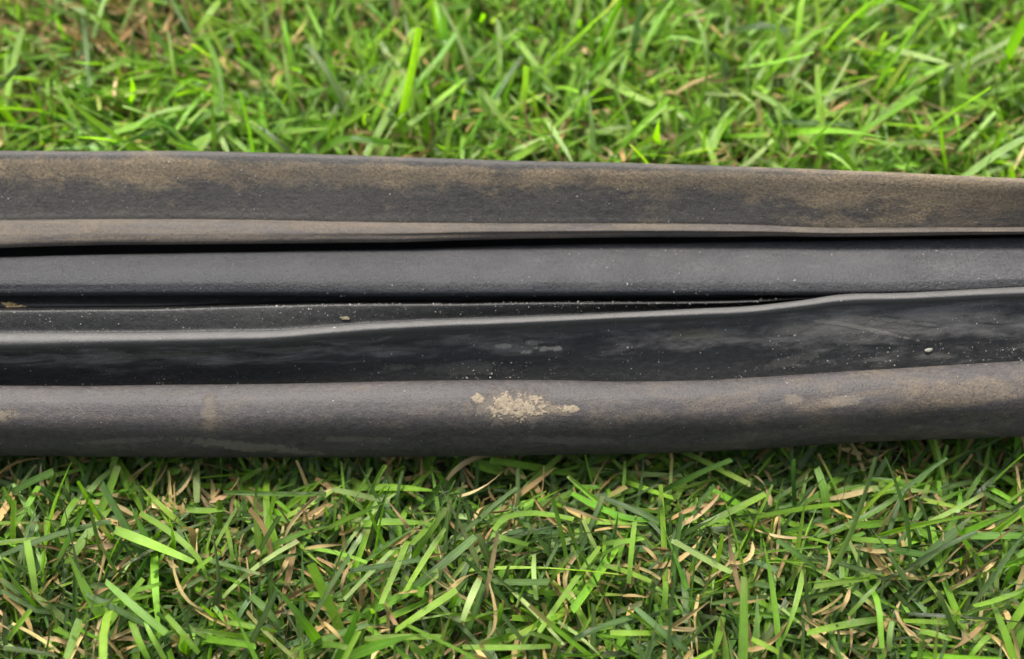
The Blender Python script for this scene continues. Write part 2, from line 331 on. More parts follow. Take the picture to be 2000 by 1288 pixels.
[19.03,28.4,17.74,29.35,17.03,29.95,16.18,30.2,16.45,30.15,17.82,29.8,17.19,29.3,17.03,28.6,17.43,27.9,18.35,27.2,20.04,26.7,18.35,26.6],
[19.13,28.4,17.83,29.35,17.12,29.95,16.28,30.2,16.71,30.15,18.24,29.8,17.61,29.3,17.45,28.6,17.85,27.9,18.76,27.2,20.46,26.7,18.44,26.6],
],
'centre_strip':[
[15.14,13,14.84,18,14.44,21.2,14.14,22.2,13.12,23,11.09,23.7,9.23,24.45,7.35,24.5,7.13,24.05,6.34,23.4,6.24,22.3,7.18,21,9.31,18,12.54,13],
[15.51,13,15.21,18,14.81,21.2,14.51,22.2,13.71,23,11.68,23.7,9.57,24.45,7.53,24.5,7.13,24.05,6.34,23.4,6.24,22.3,7.18,21,9.31,18,12.54,13],
[15.83,13,15.53,18,15.13,21.2,14.83,22.2,14.23,23,12.19,23.7,9.87,24.45,7.7,24.5,7.13,24.05,6.34,23.4,6.24,22.3,7.18,21,9.31,18,12.54,13],
[16,13,15.7,18,15.3,21.2,15,22.2,14.49,23,12.43,23.7,10,24.45,7.77,24.5,7.13,24.05,6.34,23.4,6.24,22.3,7.18,21,9.31,18,12.54,13],
[16.21,13,15.91,18,15.51,21.2,15.21,22.2,14.87,23,12.81,23.7,10.22,24.45,7.88,24.5,7.13,24.05,6.34,23.4,6.24,22.3,7.18,21,9.31,18,12.54,13],
[16.42,13,16.12,18,15.72,21.2,15.42,22.2,15.12,23,13.07,23.7,10.38,24.45,7.97,24.5,7.13,24.05,6.34,23.4,6.24,22.3,7.18,21,9.31,18,12.54,13],
[16.63,13,16.33,18,15.93,21.2,15.63,22.2,15.23,23,13.19,23.7,10.45,24.45,8.01,24.5,7.13,24.05,6.34,23.4,6.24,22.3,7.18,21,9.31,18,12.54,13],
[16.84,13,16.54,18,16.14,21.2,15.84,22.2,15.35,23,13.31,23.7,10.51,24.45,8.05,24.5,7.13,24.05,6.34,23.4,6.24,22.3,7.18,21,9.3,18,12.53,13],
[17.04,13,16.74,18,16.34,21.2,16.04,22.2,15.52,23,13.48,23.7,10.59,24.45,8.08,24.5,7.09,24.05,6.31,23.4,6.21,22.3,7.14,21,9.26,18,12.48,13],
[17.24,13,16.94,18,16.54,21.2,16.24,22.2,15.7,23,13.66,23.7,10.67,24.45,8.09,24.5,7.03,24.05,6.24,23.4,6.14,22.3,7.08,21,9.2,18,12.42,13],
[17.45,13,17.15,18,16.75,21.2,16.45,22.2,15.84,23,13.8,23.7,10.73,24.45,8.1,24.5,6.97,24.05,6.19,23.4,6.09,22.3,7.02,21,9.15,18,12.37,13],
[17.7,13,17.4,18,17,21.2,16.7,22.2,15.92,23,13.88,23.7,10.77,24.45,8.12,24.5,6.96,24.05,6.17,23.4,6.08,22.3,7.01,21,9.14,18,12.37,13],
[17.98,13,17.68,18,17.28,21.2,16.98,22.2,15.97,23,13.93,23.7,10.81,24.45,8.15,24.5,6.99,24.05,6.21,23.4,6.11,22.3,7.04,21,9.17,18,12.4,13],
[18.33,13,18.03,18,17.63,21.2,17.33,22.2,16,23,13.96,23.7,10.86,24.45,8.2,24.5,7.05,24.05,6.26,23.4,6.16,22.3,7.1,21,9.23,18,12.46,13],
[18.66,13,18.36,18,17.96,21.2,17.66,22.2,16.02,23,13.98,23.7,10.89,24.45,8.24,24.5,7.1,24.05,6.32,23.4,6.22,22.3,7.15,21,9.28,18,12.52,13],
[18.86,13,18.56,18,18.16,21.2,17.86,22.2,16.02,23,13.98,23.7,10.91,24.45,8.27,24.5,7.14,24.05,6.36,23.4,6.26,22.3,7.2,21,9.32,18,12.56,13],
[19,13,18.7,18,18.3,21.2,18,22.2,16.02,23,13.98,23.7,10.92,24.45,8.3,24.5,7.18,24.05,6.4,23.4,6.3,22.3,7.23,21,9.36,18,12.59,13],
[19.08,13.08,18.78,18.08,18.38,21.28,18.08,22.28,15.97,23.08,13.93,23.78,10.89,24.53,8.28,24.58,7.17,24.13,6.39,23.48,6.29,22.38,7.23,21.08,9.35,18.08,12.59,13.08],
[19.04,13.39,18.74,18.39,18.34,21.59,18.04,22.59,15.79,23.39,13.75,24.09,10.73,24.84,8.13,24.89,7.03,24.44,6.25,23.79,6.15,22.69,7.09,21.39,9.22,18.39,12.45,13.39],
[18.9,13.86,18.6,18.86,18.2,22.06,17.9,23.06,15.49,23.86,13.45,24.56,10.44,25.31,7.84,25.36,6.75,24.91,5.98,24.26,5.88,23.16,6.82,21.86,8.96,18.86,12.2,13.86],
[18.69,14.45,18.39,19.45,17.99,22.65,17.69,23.65,15.1,24.45,13.07,25.15,10.05,25.9,7.46,25.95,6.37,25.5,5.59,24.85,5.5,23.75,6.44,22.45,8.58,19.45,11.82,14.45],
[18.46,15.08,18.16,20.08,17.76,23.28,17.46,24.28,14.7,25.08,12.67,25.78,9.68,26.53,7.1,26.58,6.02,26.13,5.25,25.48,5.16,24.38,6.09,23.08,8.22,20.08,11.45,15.08],
[18.27,15.71,17.97,20.71,17.57,23.91,17.27,24.91,14.34,25.71,12.32,26.41,9.37,27.16,6.83,27.21,5.77,26.76,5,26.11,4.91,25.01,5.84,23.71,7.96,20.71,11.17,15.71],
[18.15,16.27,17.85,21.27,17.45,24.47,17.15,25.47,14.04,26.27,12.03,26.97,9.18,27.72,6.7,27.77,5.72,27.32,4.95,26.67,4.85,25.57,5.76,24.27,7.85,21.27,11.02,16.27],
[18.12,16.71,17.82,21.71,17.42,24.91,17.12,25.91,13.83,26.71,11.83,27.41,9.14,28.16,6.77,28.21,5.92,27.76,5.15,27.11,5.05,26.01,5.96,24.71,8.03,21.71,11.16,16.71],
[18.19,16.96,17.89,21.96,17.49,25.16,17.19,26.16,13.72,26.96,11.72,27.66,9.19,28.41,6.91,28.46,6.17,28.01,5.41,27.36,5.32,26.26,6.24,24.96,8.33,21.96,11.48,16.96],
[18.41,17,18.11,22,17.71,25.2,17.41,26.2,13.73,27,11.73,27.7,9.37,28.45,7.19,28.5,6.58,28.05,5.81,27.4,5.72,26.3,6.64,25,8.75,22,11.93,17],
[18.98,17,18.68,22,18.28,25.2,17.98,26.2,13.81,27,11.81,27.7,9.83,28.45,7.9,28.5,7.58,28.05,6.81,27.4,6.71,26.3,7.64,25,9.74,22,12.93,17],
[19.63,17,19.33,22,18.93,25.2,18.63,26.2,13.9,27,11.9,27.7,10.37,28.45,8.7,28.5,8.71,28.05,7.94,27.4,7.85,26.3,8.77,25,10.87,22,14.06,17],
],
'inner_flap':[
[9.36,18.8,7.35,19.2,5.99,19.4,5.53,19.3,4.83,18.9,3.94,18.4,3.66,17.6,4.9,17.4],
[9.36,18.8,7.35,19.2,5.99,19.4,5.53,19.3,4.83,18.9,3.94,18.4,3.66,17.6,4.9,17.4],
[9.36,18.8,7.35,19.2,5.99,19.4,5.53,19.3,4.83,18.9,3.94,18.4,3.66,17.6,4.9,17.4],
[9.36,18.8,7.35,19.2,5.99,19.4,5.53,19.3,4.83,18.9,3.94,18.4,3.66,17.6,4.9,17.4],
[9.36,18.8,7.35,19.2,5.99,19.4,5.53,19.3,4.83,18.9,3.94,18.4,3.66,17.6,4.9,17.4],
[9.36,18.8,7.35,19.2,5.99,19.4,5.53,19.3,4.83,18.9,3.94,18.4,3.66,17.6,4.9,17.4],
[9.36,18.8,7.35,19.2,5.99,19.4,5.53,19.3,4.83,18.9,3.94,18.4,3.66,17.6,4.9,17.4],
[9.36,18.8,7.35,19.2,5.99,19.4,5.53,19.3,4.83,18.9,3.94,18.4,3.66,17.6,4.9,17.4],
[9.36,18.8,7.35,19.2,5.99,19.4,5.53,19.3,4.83,18.9,3.94,18.4,3.66,17.6,4.9,17.4],
[9.36,18.8,7.35,19.2,5.99,19.4,5.53,19.3,4.83,18.9,3.94,18.4,3.66,17.6,4.9,17.4],
[9.36,18.8,7.35,19.2,5.99,19.4,5.53,19.3,4.83,18.9,3.94,18.4,3.66,17.6,4.9,17.4],
[9.36,18.8,7.35,19.2,5.99,19.4,5.53,19.3,4.83,18.9,3.94,18.4,3.66,17.6,4.9,17.4],
[9.36,18.8,7.35,19.2,5.99,19.4,5.53,19.3,4.83,18.9,3.94,18.4,3.66,17.6,4.9,17.4],
[9.36,18.8,7.35,19.2,5.99,19.4,5.53,19.3,4.83,18.9,3.94,18.4,3.66,17.6,4.9,17.4],
[9.36,18.8,7.35,19.2,5.99,19.4,5.53,19.3,4.83,18.9,3.94,18.4,3.66,17.6,4.9,17.4],
[9.36,18.8,7.35,19.2,5.99,19.4,5.53,19.3,4.83,18.9,3.94,18.4,3.66,17.6,4.9,17.4],
[9.36,18.8,7.35,19.2,5.99,19.4,5.53,19.3,4.83,18.9,3.94,18.4,3.66,17.6,4.9,17.4],
[9.32,18.88,7.31,19.28,5.95,19.48,5.49,19.38,4.78,18.98,3.9,18.48,3.62,17.68,4.86,17.48],
[9.16,19.19,7.15,19.59,5.79,19.79,5.33,19.69,4.63,19.29,3.75,18.79,3.47,17.99,4.71,17.79],
[8.92,19.66,6.91,20.06,5.55,20.26,5.09,20.16,4.39,19.76,3.51,19.26,3.23,18.46,4.47,18.26],
[8.61,20.25,6.61,20.65,5.25,20.85,4.79,20.75,4.09,20.35,3.21,19.85,2.94,19.05,4.17,18.85],
[8.29,20.88,6.28,21.28,4.92,21.48,4.46,21.38,3.76,20.98,2.89,20.48,2.62,19.68,3.85,19.48],
[7.96,21.51,5.95,21.91,4.59,22.11,4.14,22.01,3.44,21.61,2.58,21.11,2.31,20.31,3.53,20.11],
[7.67,22.07,5.66,22.47,4.3,22.67,3.85,22.57,3.16,22.17,2.29,21.67,2.02,20.87,3.25,20.67],
[7.44,22.51,5.44,22.91,4.08,23.11,3.62,23.01,2.94,22.61,2.07,22.11,1.81,21.31,3.03,21.11],
[7.31,22.76,5.31,23.16,3.95,23.36,3.49,23.26,2.81,22.86,1.95,22.36,1.68,21.56,2.9,21.36],
[7.29,22.8,5.28,23.2,3.93,23.4,3.47,23.3,2.79,22.9,1.93,22.4,1.66,21.6,2.88,21.4],
[7.29,22.8,5.28,23.2,3.93,23.4,3.47,23.3,2.79,22.9,1.93,22.4,1.66,21.6,2.88,21.4],
[7.29,22.8,5.28,23.2,3.93,23.4,3.47,23.3,2.79,22.9,1.93,22.4,1.66,21.6,2.88,21.4],
],
'folded_lip':[
[4.75,19.6,3.58,21,2.96,21.7,2.49,21.75,0.97,21.1,-0.7,20.3,-1.05,20.6,-2,22.6,-2.76,24.1,-4.2,24.8,-5.53,24.85,-6.32,24.2,-6.46,22.9,-6.76,20.9,-7.55,19,-8.56,17,-10.02,15.5,-12.23,14.6,-12.44,13,-8.74,13,-6.3,16.2,-4.28,18.5,2.21,18.6],
[4.89,19.6,3.73,21,3.11,21.7,2.63,21.75,1.04,21.1,-0.7,20.3,-1.05,20.6,-2,22.6,-2.76,24.1,-4.11,24.8,-5.32,24.85,-6.01,24.2,-6.16,22.9,-6.57,20.9,-7.45,19,-8.56,17,-10.12,15.5,-12.33,14.6,-12.54,13,-8.84,13,-6.2,16.2,-4.02,18.5,2.28,18.6],
[5.02,19.6,3.85,21,3.23,21.7,2.76,21.75,1.1,21.1,-0.7,20.3,-1.05,20.6,-2,22.6,-2.76,24.1,-4.03,24.8,-5.14,24.85,-5.75,24.2,-5.89,22.9,-6.41,20.9,-7.37,19,-8.56,17,-10.2,15.5,-12.42,14.6,-12.63,13,-8.92,13,-6.11,16.2,-3.79,18.5,2.34,18.6],
[5.08,19.6,3.91,21,3.29,21.7,2.81,21.75,1.13,21.1,-0.7,20.3,-1.05,20.6,-2,22.6,-2.76,24.1,-3.99,24.8,-5.06,24.85,-5.64,24.2,-5.78,22.9,-6.34,20.9,-7.33,19,-8.56,17,-10.24,15.5,-12.45,14.6,-12.66,13,-8.97,13,-6.07,16.2,-3.69,18.5,2.37,18.6],
[5.15,19.6,3.98,21,3.36,21.7,2.88,21.75,1.16,21.1,-0.7,20.3,-1.05,20.6,-2,22.6,-2.76,24.1,-3.95,24.8,-4.96,24.85,-5.5,24.2,-5.64,22.9,-6.25,20.9,-7.29,19,-8.57,17,-10.31,15.5,-12.52,14.6,-12.74,13,-9.04,13,-6.03,16.2,-3.55,18.5,2.41,18.6],
[5.22,19.6,4.05,21,3.43,21.7,2.96,21.75,1.2,21.1,-0.7,20.3,-1.05,20.6,-2,22.6,-2.76,24.1,-3.9,24.8,-4.84,24.85,-5.33,24.2,-5.46,22.9,-6.14,20.9,-7.22,19,-8.55,17,-10.35,15.5,-12.56,14.6,-12.77,13,-9.06,13,-5.95,16.2,-3.39,18.5,2.45,18.6],
[5.35,19.6,4.17,21,3.55,21.7,3.07,21.75,1.31,21.1,-0.6,20.3,-0.96,20.6,-1.92,22.6,-2.69,24.1,-3.79,24.8,-4.67,24.85,-5.11,24.2,-5.24,22.9,-5.94,20.9,-7.04,19,-8.38,17,-10.18,15.5,-12.4,14.6,-12.6,13,-8.88,13,-5.75,16.2,-3.17,18.5,2.57,18.6],
[5.61,19.6,4.43,21,3.8,21.7,3.32,21.75,1.5,21.1,-0.46,20.3,-0.82,20.6,-1.78,22.6,-2.54,24.1,-3.61,24.8,-4.46,24.85,-4.87,24.2,-5.01,22.9,-5.72,20.9,-6.83,19,-8.19,17,-10.01,15.5,-12.23,14.6,-12.43,13,-8.72,13,-5.55,16.2,-2.94,18.5,2.76,18.6],
[5.9,19.6,4.72,21,4.09,21.7,3.61,21.75,1.69,21.1,-0.37,20.3,-0.72,20.6,-1.69,22.6,-2.45,24.1,-3.49,24.8,-4.29,24.85,-4.67,24.2,-4.81,22.9,-5.56,20.9,-6.7,19,-8.1,17,-9.96,15.5,-12.18,14.6,-12.38,13,-8.67,13,-5.43,16.2,-2.76,18.5,2.95,18.6],
[6.18,19.6,5,21,4.37,21.7,3.89,21.75,1.93,21.1,-0.18,20.3,-0.54,20.6,-1.52,22.6,-2.29,24.1,-3.3,24.8,-4.06,24.85,-4.39,24.2,-4.52,22.9,-5.33,20.9,-6.52,19,-7.97,17,-9.89,15.5,-12.11,14.6,-12.31,13,-8.6,13,-5.23,16.2,-2.46,18.5,3.21,18.6],
[6.44,19.6,5.26,21,4.63,21.7,4.15,21.75,2.5,21.1,0.7,20.3,0.33,20.6,-0.68,22.6,-1.47,24.1,-2.48,24.8,-3.22,24.85,-3.53,24.2,-3.65,22.9,-4.64,20.9,-5.97,19,-7.6,17,-9.69,15.5,-11.91,14.6,-12.11,13,-8.39,13,-4.66,16.2,-1.61,18.5,3.79,18.6],
[6.55,19.6,5.37,21,4.75,21.7,4.27,21.75,2.95,21.1,1.47,20.3,1.11,20.6,0.12,22.6,-0.66,24.1,-1.64,24.8,-2.36,24.85,-2.66,24.2,-2.78,22.9,-3.96,20.9,-5.44,19,-7.22,17,-9.47,15.5,-11.69,14.6,-11.89,13,-8.17,13,-4.14,16.2,-0.83,18.5,4.22,18.6],
[6.55,19.6,5.37,21,4.75,21.7,4.27,21.75,3.18,21.1,1.95,20.3,1.58,20.6,0.6,22.6,-0.19,24.1,-1.13,24.8,-1.79,24.85,-2.05,24.2,-2.18,22.9,-3.46,20.9,-5.03,19,-6.91,17,-9.25,15.5,-11.47,14.6,-11.67,13,-7.95,13,-3.73,16.2,-0.27,18.5,4.46,18.6],
[6.58,19.6,5.4,21,4.78,21.7,4.3,21.75,3.39,21.1,2.34,20.3,1.98,20.6,0.99,22.6,0.21,24.1,-0.7,24.8,-1.33,24.85,-1.57,24.2,-1.7,22.9,-3.08,20.9,-4.73,19,-6.7,17,-9.12,15.5,-11.34,14.6,-11.55,13,-7.83,13,-3.43,16.2,0.17,18.5,4.67,18.6],
[6.8,19.6,5.62,21,4.99,21.7,4.52,21.75,3.67,21.1,2.67,20.3,2.31,20.6,1.32,22.6,0.54,24.1,-0.36,24.8,-0.96,24.85,-1.19,24.2,-1.32,22.9,-2.79,20.9,-4.51,19,-6.55,17,-9.06,15.5,-11.28,14.6,-11.48,13,-7.76,13,-3.21,16.2,0.52,18.5,4.94,18.6],
[6.93,19.6,5.75,21,5.12,21.7,4.65,21.75,3.94,21.1,3.07,20.3,2.71,20.6,1.72,22.6,0.94,24.1,0.07,24.8,-0.5,24.85,-0.7,24.2,-0.83,22.9,-2.47,20.9,-4.3,19,-6.49,17,-9.13,15.5,-11.35,14.6,-11.55,13,-7.83,13,-3.01,16.2,0.94,18.5,5.21,18.6],
[6.97,19.6,5.8,21,5.17,21.7,4.69,21.75,4.21,21.1,3.58,20.3,3.22,20.6,2.23,22.6,1.45,24.1,0.6,24.8,0.04,24.85,-0.14,24.2,-0.27,22.9,-2.13,20.9,-4.15,19,-6.53,17,-9.37,15.5,-11.59,14.6,-11.8,13,-8.08,13,-2.85,16.2,1.43,18.5,5.49,18.6],
[6.97,19.68,5.79,21.08,5.16,21.78,4.69,21.83,4.45,21.18,4.06,20.38,3.69,20.68,2.71,22.68,1.93,24.18,1.04,24.88,0.43,24.93,0.22,24.28,0.09,22.98,-1.86,20.98,-3.95,19.08,-6.41,17.08,-9.33,15.58,-11.55,14.68,-11.75,13.08,-8.04,13.08,-2.66,16.28,1.76,18.58,5.72,18.68],
[6.87,19.99,5.7,21.39,5.07,22.09,4.59,22.14,4.59,21.49,4.43,20.69,4.07,20.99,3.08,22.99,2.3,24.49,1.38,25.19,0.73,25.24,0.48,24.59,0.35,23.29,-1.66,21.29,-3.79,19.39,-6.31,17.39,-9.29,15.89,-11.5,14.99,-11.71,13.39,-8,13.39,-2.51,16.59,2,18.89,5.86,18.99],
[6.84,20.46,5.67,21.86,5.06,22.56,4.58,22.61,4.7,21.96,4.67,21.16,4.31,21.46,3.32,23.46,2.55,24.96,1.63,25.66,0.99,25.71,0.74,25.06,0.61,23.76,-1.41,21.76,-3.54,19.86,-6.07,17.86,-9.04,16.36,-11.25,15.46,-11.46,13.86,-7.77,13.86,-2.27,17.06,2.23,19.36,5.96,19.46],
[7.17,21.05,6.02,22.45,5.42,23.15,4.95,23.2,5.26,22.55,5.4,21.75,5.06,22.05,4.14,24.05,3.4,25.55,2.52,26.25,1.89,26.3,1.64,25.65,1.47,24.35,-0.71,22.35,-2.96,20.45,-5.61,18.45,-8.7,16.95,-10.9,16.05,-11.12,14.45,-7.44,14.45,-1.74,17.65,2.93,19.95,6.46,20.05],
[7.61,21.68,6.45,23.08,5.83,23.78,5.36,23.83,6.08,23.18,6.64,22.38,6.28,22.68,5.31,24.68,4.52,26.18,3.56,26.88,2.88,26.93,2.6,26.28,2.48,24.98,0.15,22.98,-2.23,21.08,-5.04,19.08,-8.28,17.58,-10.48,16.68,-10.69,15.08,-7.02,15.08,-0.97,18.28,3.98,20.58,7.32,20.68],
[7.71,22.31,6.53,23.71,5.91,24.41,5.43,24.46,6.09,23.81,6.61,23.01,6.24,23.31,5.21,25.31,4.4,26.81,3.47,27.51,2.83,27.56,2.59,26.91,2.47,25.61,0.24,23.61,-2.06,21.71,-4.78,19.71,-7.95,18.21,-10.15,17.31,-10.36,15.71,-6.69,15.71,-0.76,18.91,4.09,21.21,7.39,21.31],
[7.65,22.87,6.47,24.27,5.85,24.97,5.38,25.02,6.1,24.37,6.68,23.57,6.31,23.87,5.31,25.87,4.52,27.37,3.59,28.07,2.95,28.12,2.71,27.47,2.6,26.17,0.45,24.17,-1.8,22.27,-4.44,20.27,-7.54,18.77,-9.73,17.87,-9.94,16.27,-6.28,16.27,-0.51,19.47,4.21,21.77,7.38,21.87],
[7.88,23.31,6.72,24.71,6.11,25.41,5.64,25.46,6.37,24.81,6.96,24.01,6.6,24.31,5.6,26.31,4.81,27.81,3.88,28.51,3.22,28.56,2.96,27.91,2.84,26.61,0.73,24.61,-1.48,22.71,-4.09,20.71,-7.15,19.21,-9.34,18.31,-9.54,16.71,-5.88,16.71,-0.19,19.91,4.46,22.21,7.63,22.31],
[8.32,23.56,7.15,24.96,6.53,25.66,6.06,25.71,6.78,25.06,7.36,24.26,7,24.56,5.98,26.56,5.18,28.06,4.22,28.76,3.53,28.81,3.26,28.16,3.15,26.86,1.07,24.86,-1.11,22.96,-3.69,20.96,-6.72,19.46,-8.91,18.56,-9.11,16.96,-5.44,16.96,0.2,20.16,4.82,22.46,8.06,22.56],
[8.91,23.6,7.74,25,7.12,25.7,6.65,25.75,7.37,25.1,7.95,24.3,7.59,24.6,6.57,26.6,5.77,28.1,4.78,28.8,4.07,28.85,3.78,28.2,3.67,26.9,1.62,24.9,-0.53,23,-3.08,21,-6.09,19.5,-8.28,18.6,-8.48,17,-4.8,17,0.78,20.2,5.35,22.5,8.66,22.6],
[10.33,23.6,9.16,25,8.53,25.7,8.06,25.75,8.79,25.1,9.37,24.3,9,24.6,7.99,26.6,7.19,28.1,6.15,28.8,5.37,28.85,5.03,28.2,4.92,26.9,2.96,24.9,0.86,23,-1.63,21,-4.57,19.5,-6.77,18.6,-6.97,17,-3.28,17,2.17,20.2,6.63,22.5,10.08,22.6],
[11.95,23.6,10.78,25,10.15,25.7,9.68,25.75,10.41,25.1,10.99,24.3,10.62,24.6,9.61,26.6,8.81,28.1,7.71,28.8,6.86,28.85,6.47,28.2,6.36,26.9,4.48,24.9,2.45,23,0.04,21,-2.83,19.5,-5.04,18.6,-5.24,17,-1.54,17,3.76,20.2,8.1,22.5,11.7,22.6],
],
'front_tube':[
[-10.32,12,-10.32,15.5,-10.72,17.6,-11.12,18.6,-12.49,19.35,-14.81,19.85,-16.64,19.6,-18.32,18.9,-19.66,17.3,-20.72,14.9,-21.66,12.4,-21.92,9.6,-21.22,8.2,-19.52,7.2,-15.92,7,-11.12,8],
[-10.42,12,-10.42,15.5,-10.82,17.6,-11.22,18.6,-12.59,19.35,-14.9,19.85,-16.75,19.6,-18.44,18.9,-19.79,17.3,-20.86,14.9,-21.8,12.4,-22.06,9.6,-21.36,8.2,-19.66,7.2,-16.06,7,-11.22,8],
[-10.5,12,-10.5,15.5,-10.9,17.6,-11.3,18.6,-12.68,19.35,-14.99,19.85,-16.86,19.6,-18.55,18.9,-19.9,17.3,-20.98,14.9,-21.93,12.4,-22.19,9.6,-21.49,8.2,-19.79,7.2,-16.19,7,-11.3,8],
[-10.54,12,-10.54,15.5,-10.94,17.6,-11.34,18.6,-12.72,19.35,-15.03,19.85,-16.9,19.6,-18.6,18.9,-19.95,17.3,-21.03,14.9,-21.98,12.4,-22.25,9.6,-21.55,8.2,-19.85,7.2,-16.25,7,-11.34,8],
[-10.6,12,-10.6,15.5,-11,17.6,-11.4,18.6,-12.78,19.35,-15.08,19.85,-16.96,19.6,-18.66,18.9,-20.02,17.3,-21.1,14.9,-22.07,12.4,-22.34,9.6,-21.64,8.2,-19.94,7.2,-16.34,7,-11.4,8],
[-10.65,12,-10.65,15.5,-11.05,17.6,-11.45,18.6,-12.83,19.35,-15.14,19.85,-17.04,19.6,-18.74,18.9,-20.11,17.3,-21.2,14.9,-22.18,12.4,-22.45,9.6,-21.75,8.2,-20.05,7.2,-16.45,7,-11.45,8],
[-10.52,12,-10.52,15.5,-10.92,17.6,-11.32,18.6,-12.71,19.35,-15.03,19.85,-17.01,19.6,-18.74,18.9,-20.13,17.3,-21.24,14.9,-22.27,12.4,-22.53,9.6,-21.83,8.2,-20.13,7.2,-16.53,7,-11.32,8],
[-10.33,12,-10.33,15.5,-10.73,17.6,-11.13,18.6,-12.51,19.35,-14.83,19.85,-16.89,19.6,-18.66,18.9,-20.09,17.3,-21.23,14.9,-22.3,12.4,-22.56,9.6,-21.86,8.2,-20.16,7.2,-16.56,7,-11.13,8],
[-10.27,12,-10.27,15.5,-10.67,17.6,-11.07,18.6,-12.46,19.35,-14.77,19.85,-16.86,19.6,-18.63,18.9,-20.06,17.3,-21.22,14.9,-22.3,12.4,-22.56,9.6,-21.86,8.2,-20.16,7.2,-16.56,7,-11.07,8],
[-10.21,12,-10.21,15.5,-10.61,17.6,-11.01,18.6,-12.39,19.35,-14.71,19.85,-16.82,19.6,-18.6,18.9,-20.04,17.3,-21.21,14.9,-22.3,12.4,-22.56,9.6,-21.86,8.2,-20.16,7.2,-16.56,7,-11.01,8],
[-10.02,12,-10.02,15.5,-10.42,17.6,-10.82,18.6,-12.21,19.35,-14.53,19.85,-16.7,19.6,-18.51,18.9,-19.98,17.3,-21.17,14.9,-22.3,12.4,-22.56,9.6,-21.86,8.2,-20.16,7.2,-16.56,7,-10.82,8],
[-9.8,12,-9.8,15.5,-10.2,17.6,-10.6,18.6,-11.99,19.35,-14.31,19.85,-16.56,19.6,-18.4,18.9,-19.9,17.3,-21.12,14.9,-22.3,12.4,-22.56,9.6,-21.86,8.2,-20.16,7.2,-16.56,7,-10.6,8],
[-9.57,12,-9.57,15.5,-9.97,17.6,-10.37,18.6,-11.76,19.35,-14.09,19.85,-16.4,19.6,-18.26,18.9,-19.78,17.3,-21.02,14.9,-22.23,12.4,-22.49,9.6,-21.79,8.2,-20.09,7.2,-16.49,7,-10.37,8],
[-9.44,12,-9.44,15.5,-9.84,17.6,-10.24,18.6,-11.63,19.35,-13.96,19.85,-16.27,19.6,-18.14,18.9,-19.66,17.3,-20.9,14.9,-22.11,12.4,-22.37,9.6,-21.67,8.2,-19.97,7.2,-16.37,7,-10.24,8],
[-9.38,12,-9.38,15.5,-9.78,17.6,-10.18,18.6,-11.57,19.35,-13.89,19.85,-16.17,19.6,-18.03,18.9,-19.54,17.3,-20.77,14.9,-21.96,12.4,-22.22,9.6,-21.52,8.2,-19.82,7.2,-16.22,7,-10.18,8],
[-9.45,12,-9.45,15.5,-9.85,17.6,-10.25,18.6,-11.64,19.35,-13.97,19.85,-16.17,19.6,-17.99,18.9,-19.47,17.3,-20.67,14.9,-21.82,12.4,-22.08,9.6,-21.38,8.2,-19.68,7.2,-16.08,7,-10.25,8],
[-9.69,12,-9.69,15.5,-10.09,17.6,-10.49,18.6,-11.87,19.35,-14.19,19.85,-16.26,19.6,-18.02,18.9,-19.45,17.3,-20.59,14.9,-21.66,12.4,-21.92,9.6,-21.22,8.2,-19.52,7.2,-15.92,7,-10.49,8],
[-9.64,12.08,-9.64,15.58,-10.04,17.68,-10.44,18.68,-11.82,19.43,-14.14,19.93,-16.16,19.68,-17.91,18.98,-19.32,17.38,-20.45,14.98,-21.49,12.48,-21.75,9.68,-21.05,8.28,-19.35,7.28,-15.75,7.08,-10.44,8.08],
[-9.59,12.39,-9.59,15.89,-9.99,17.99,-10.39,18.99,-11.77,19.74,-14.08,20.24,-16.06,19.99,-17.8,19.29,-19.19,17.69,-20.31,15.29,-21.33,12.79,-21.6,9.99,-20.9,8.59,-19.2,7.59,-15.6,7.39,-10.39,8.39],
[-9.32,12.86,-9.32,16.36,-9.72,18.46,-10.12,19.46,-11.49,20.21,-13.79,20.71,-15.77,20.46,-17.51,19.76,-18.91,18.16,-20.03,15.76,-21.06,13.26,-21.33,10.46,-20.63,9.06,-18.93,8.06,-15.33,7.86,-10.12,8.86],
[-8.97,13.45,-8.97,16.95,-9.37,19.05,-9.77,20.05,-11.14,20.8,-13.43,21.3,-15.4,21.05,-17.13,20.35,-18.53,18.75,-19.65,16.35,-20.69,13.85,-20.97,11.05,-20.27,9.65,-18.57,8.65,-14.97,8.45,-9.77,9.45],
[-8.56,14.08,-8.56,17.58,-8.96,19.68,-9.36,20.68,-10.72,21.43,-13.02,21.93,-14.99,21.68,-16.72,20.98,-18.11,19.38,-19.23,16.98,-20.26,14.48,-20.53,11.68,-19.83,10.28,-18.13,9.28,-14.53,9.08,-9.36,10.08],
[-8.23,14.71,-8.23,18.21,-8.63,20.31,-9.03,21.31,-10.4,22.06,-12.68,22.56,-14.69,22.31,-16.44,21.61,-17.84,20.01,-18.96,17.61,-19.99,15.11,-20.25,12.31,-19.55,10.91,-17.85,9.91,-14.25,9.71,-9.03,10.71],
[-7.82,15.27,-7.82,18.77,-8.22,20.87,-8.62,21.87,-9.98,22.62,-12.27,23.12,-14.39,22.87,-16.17,22.17,-17.61,20.57,-18.76,18.17,-19.85,15.67,-20.09,12.87,-19.39,11.47,-17.69,10.47,-14.09,10.27,-8.62,11.27],
[-7.44,15.71,-7.44,19.21,-7.84,21.31,-8.24,22.31,-9.61,23.06,-11.89,23.56,-14.1,23.31,-15.92,22.61,-17.39,21.01,-18.58,18.61,-19.72,16.11,-19.96,13.31,-19.26,11.91,-17.56,10.91,-13.96,10.71,-8.24,11.71],
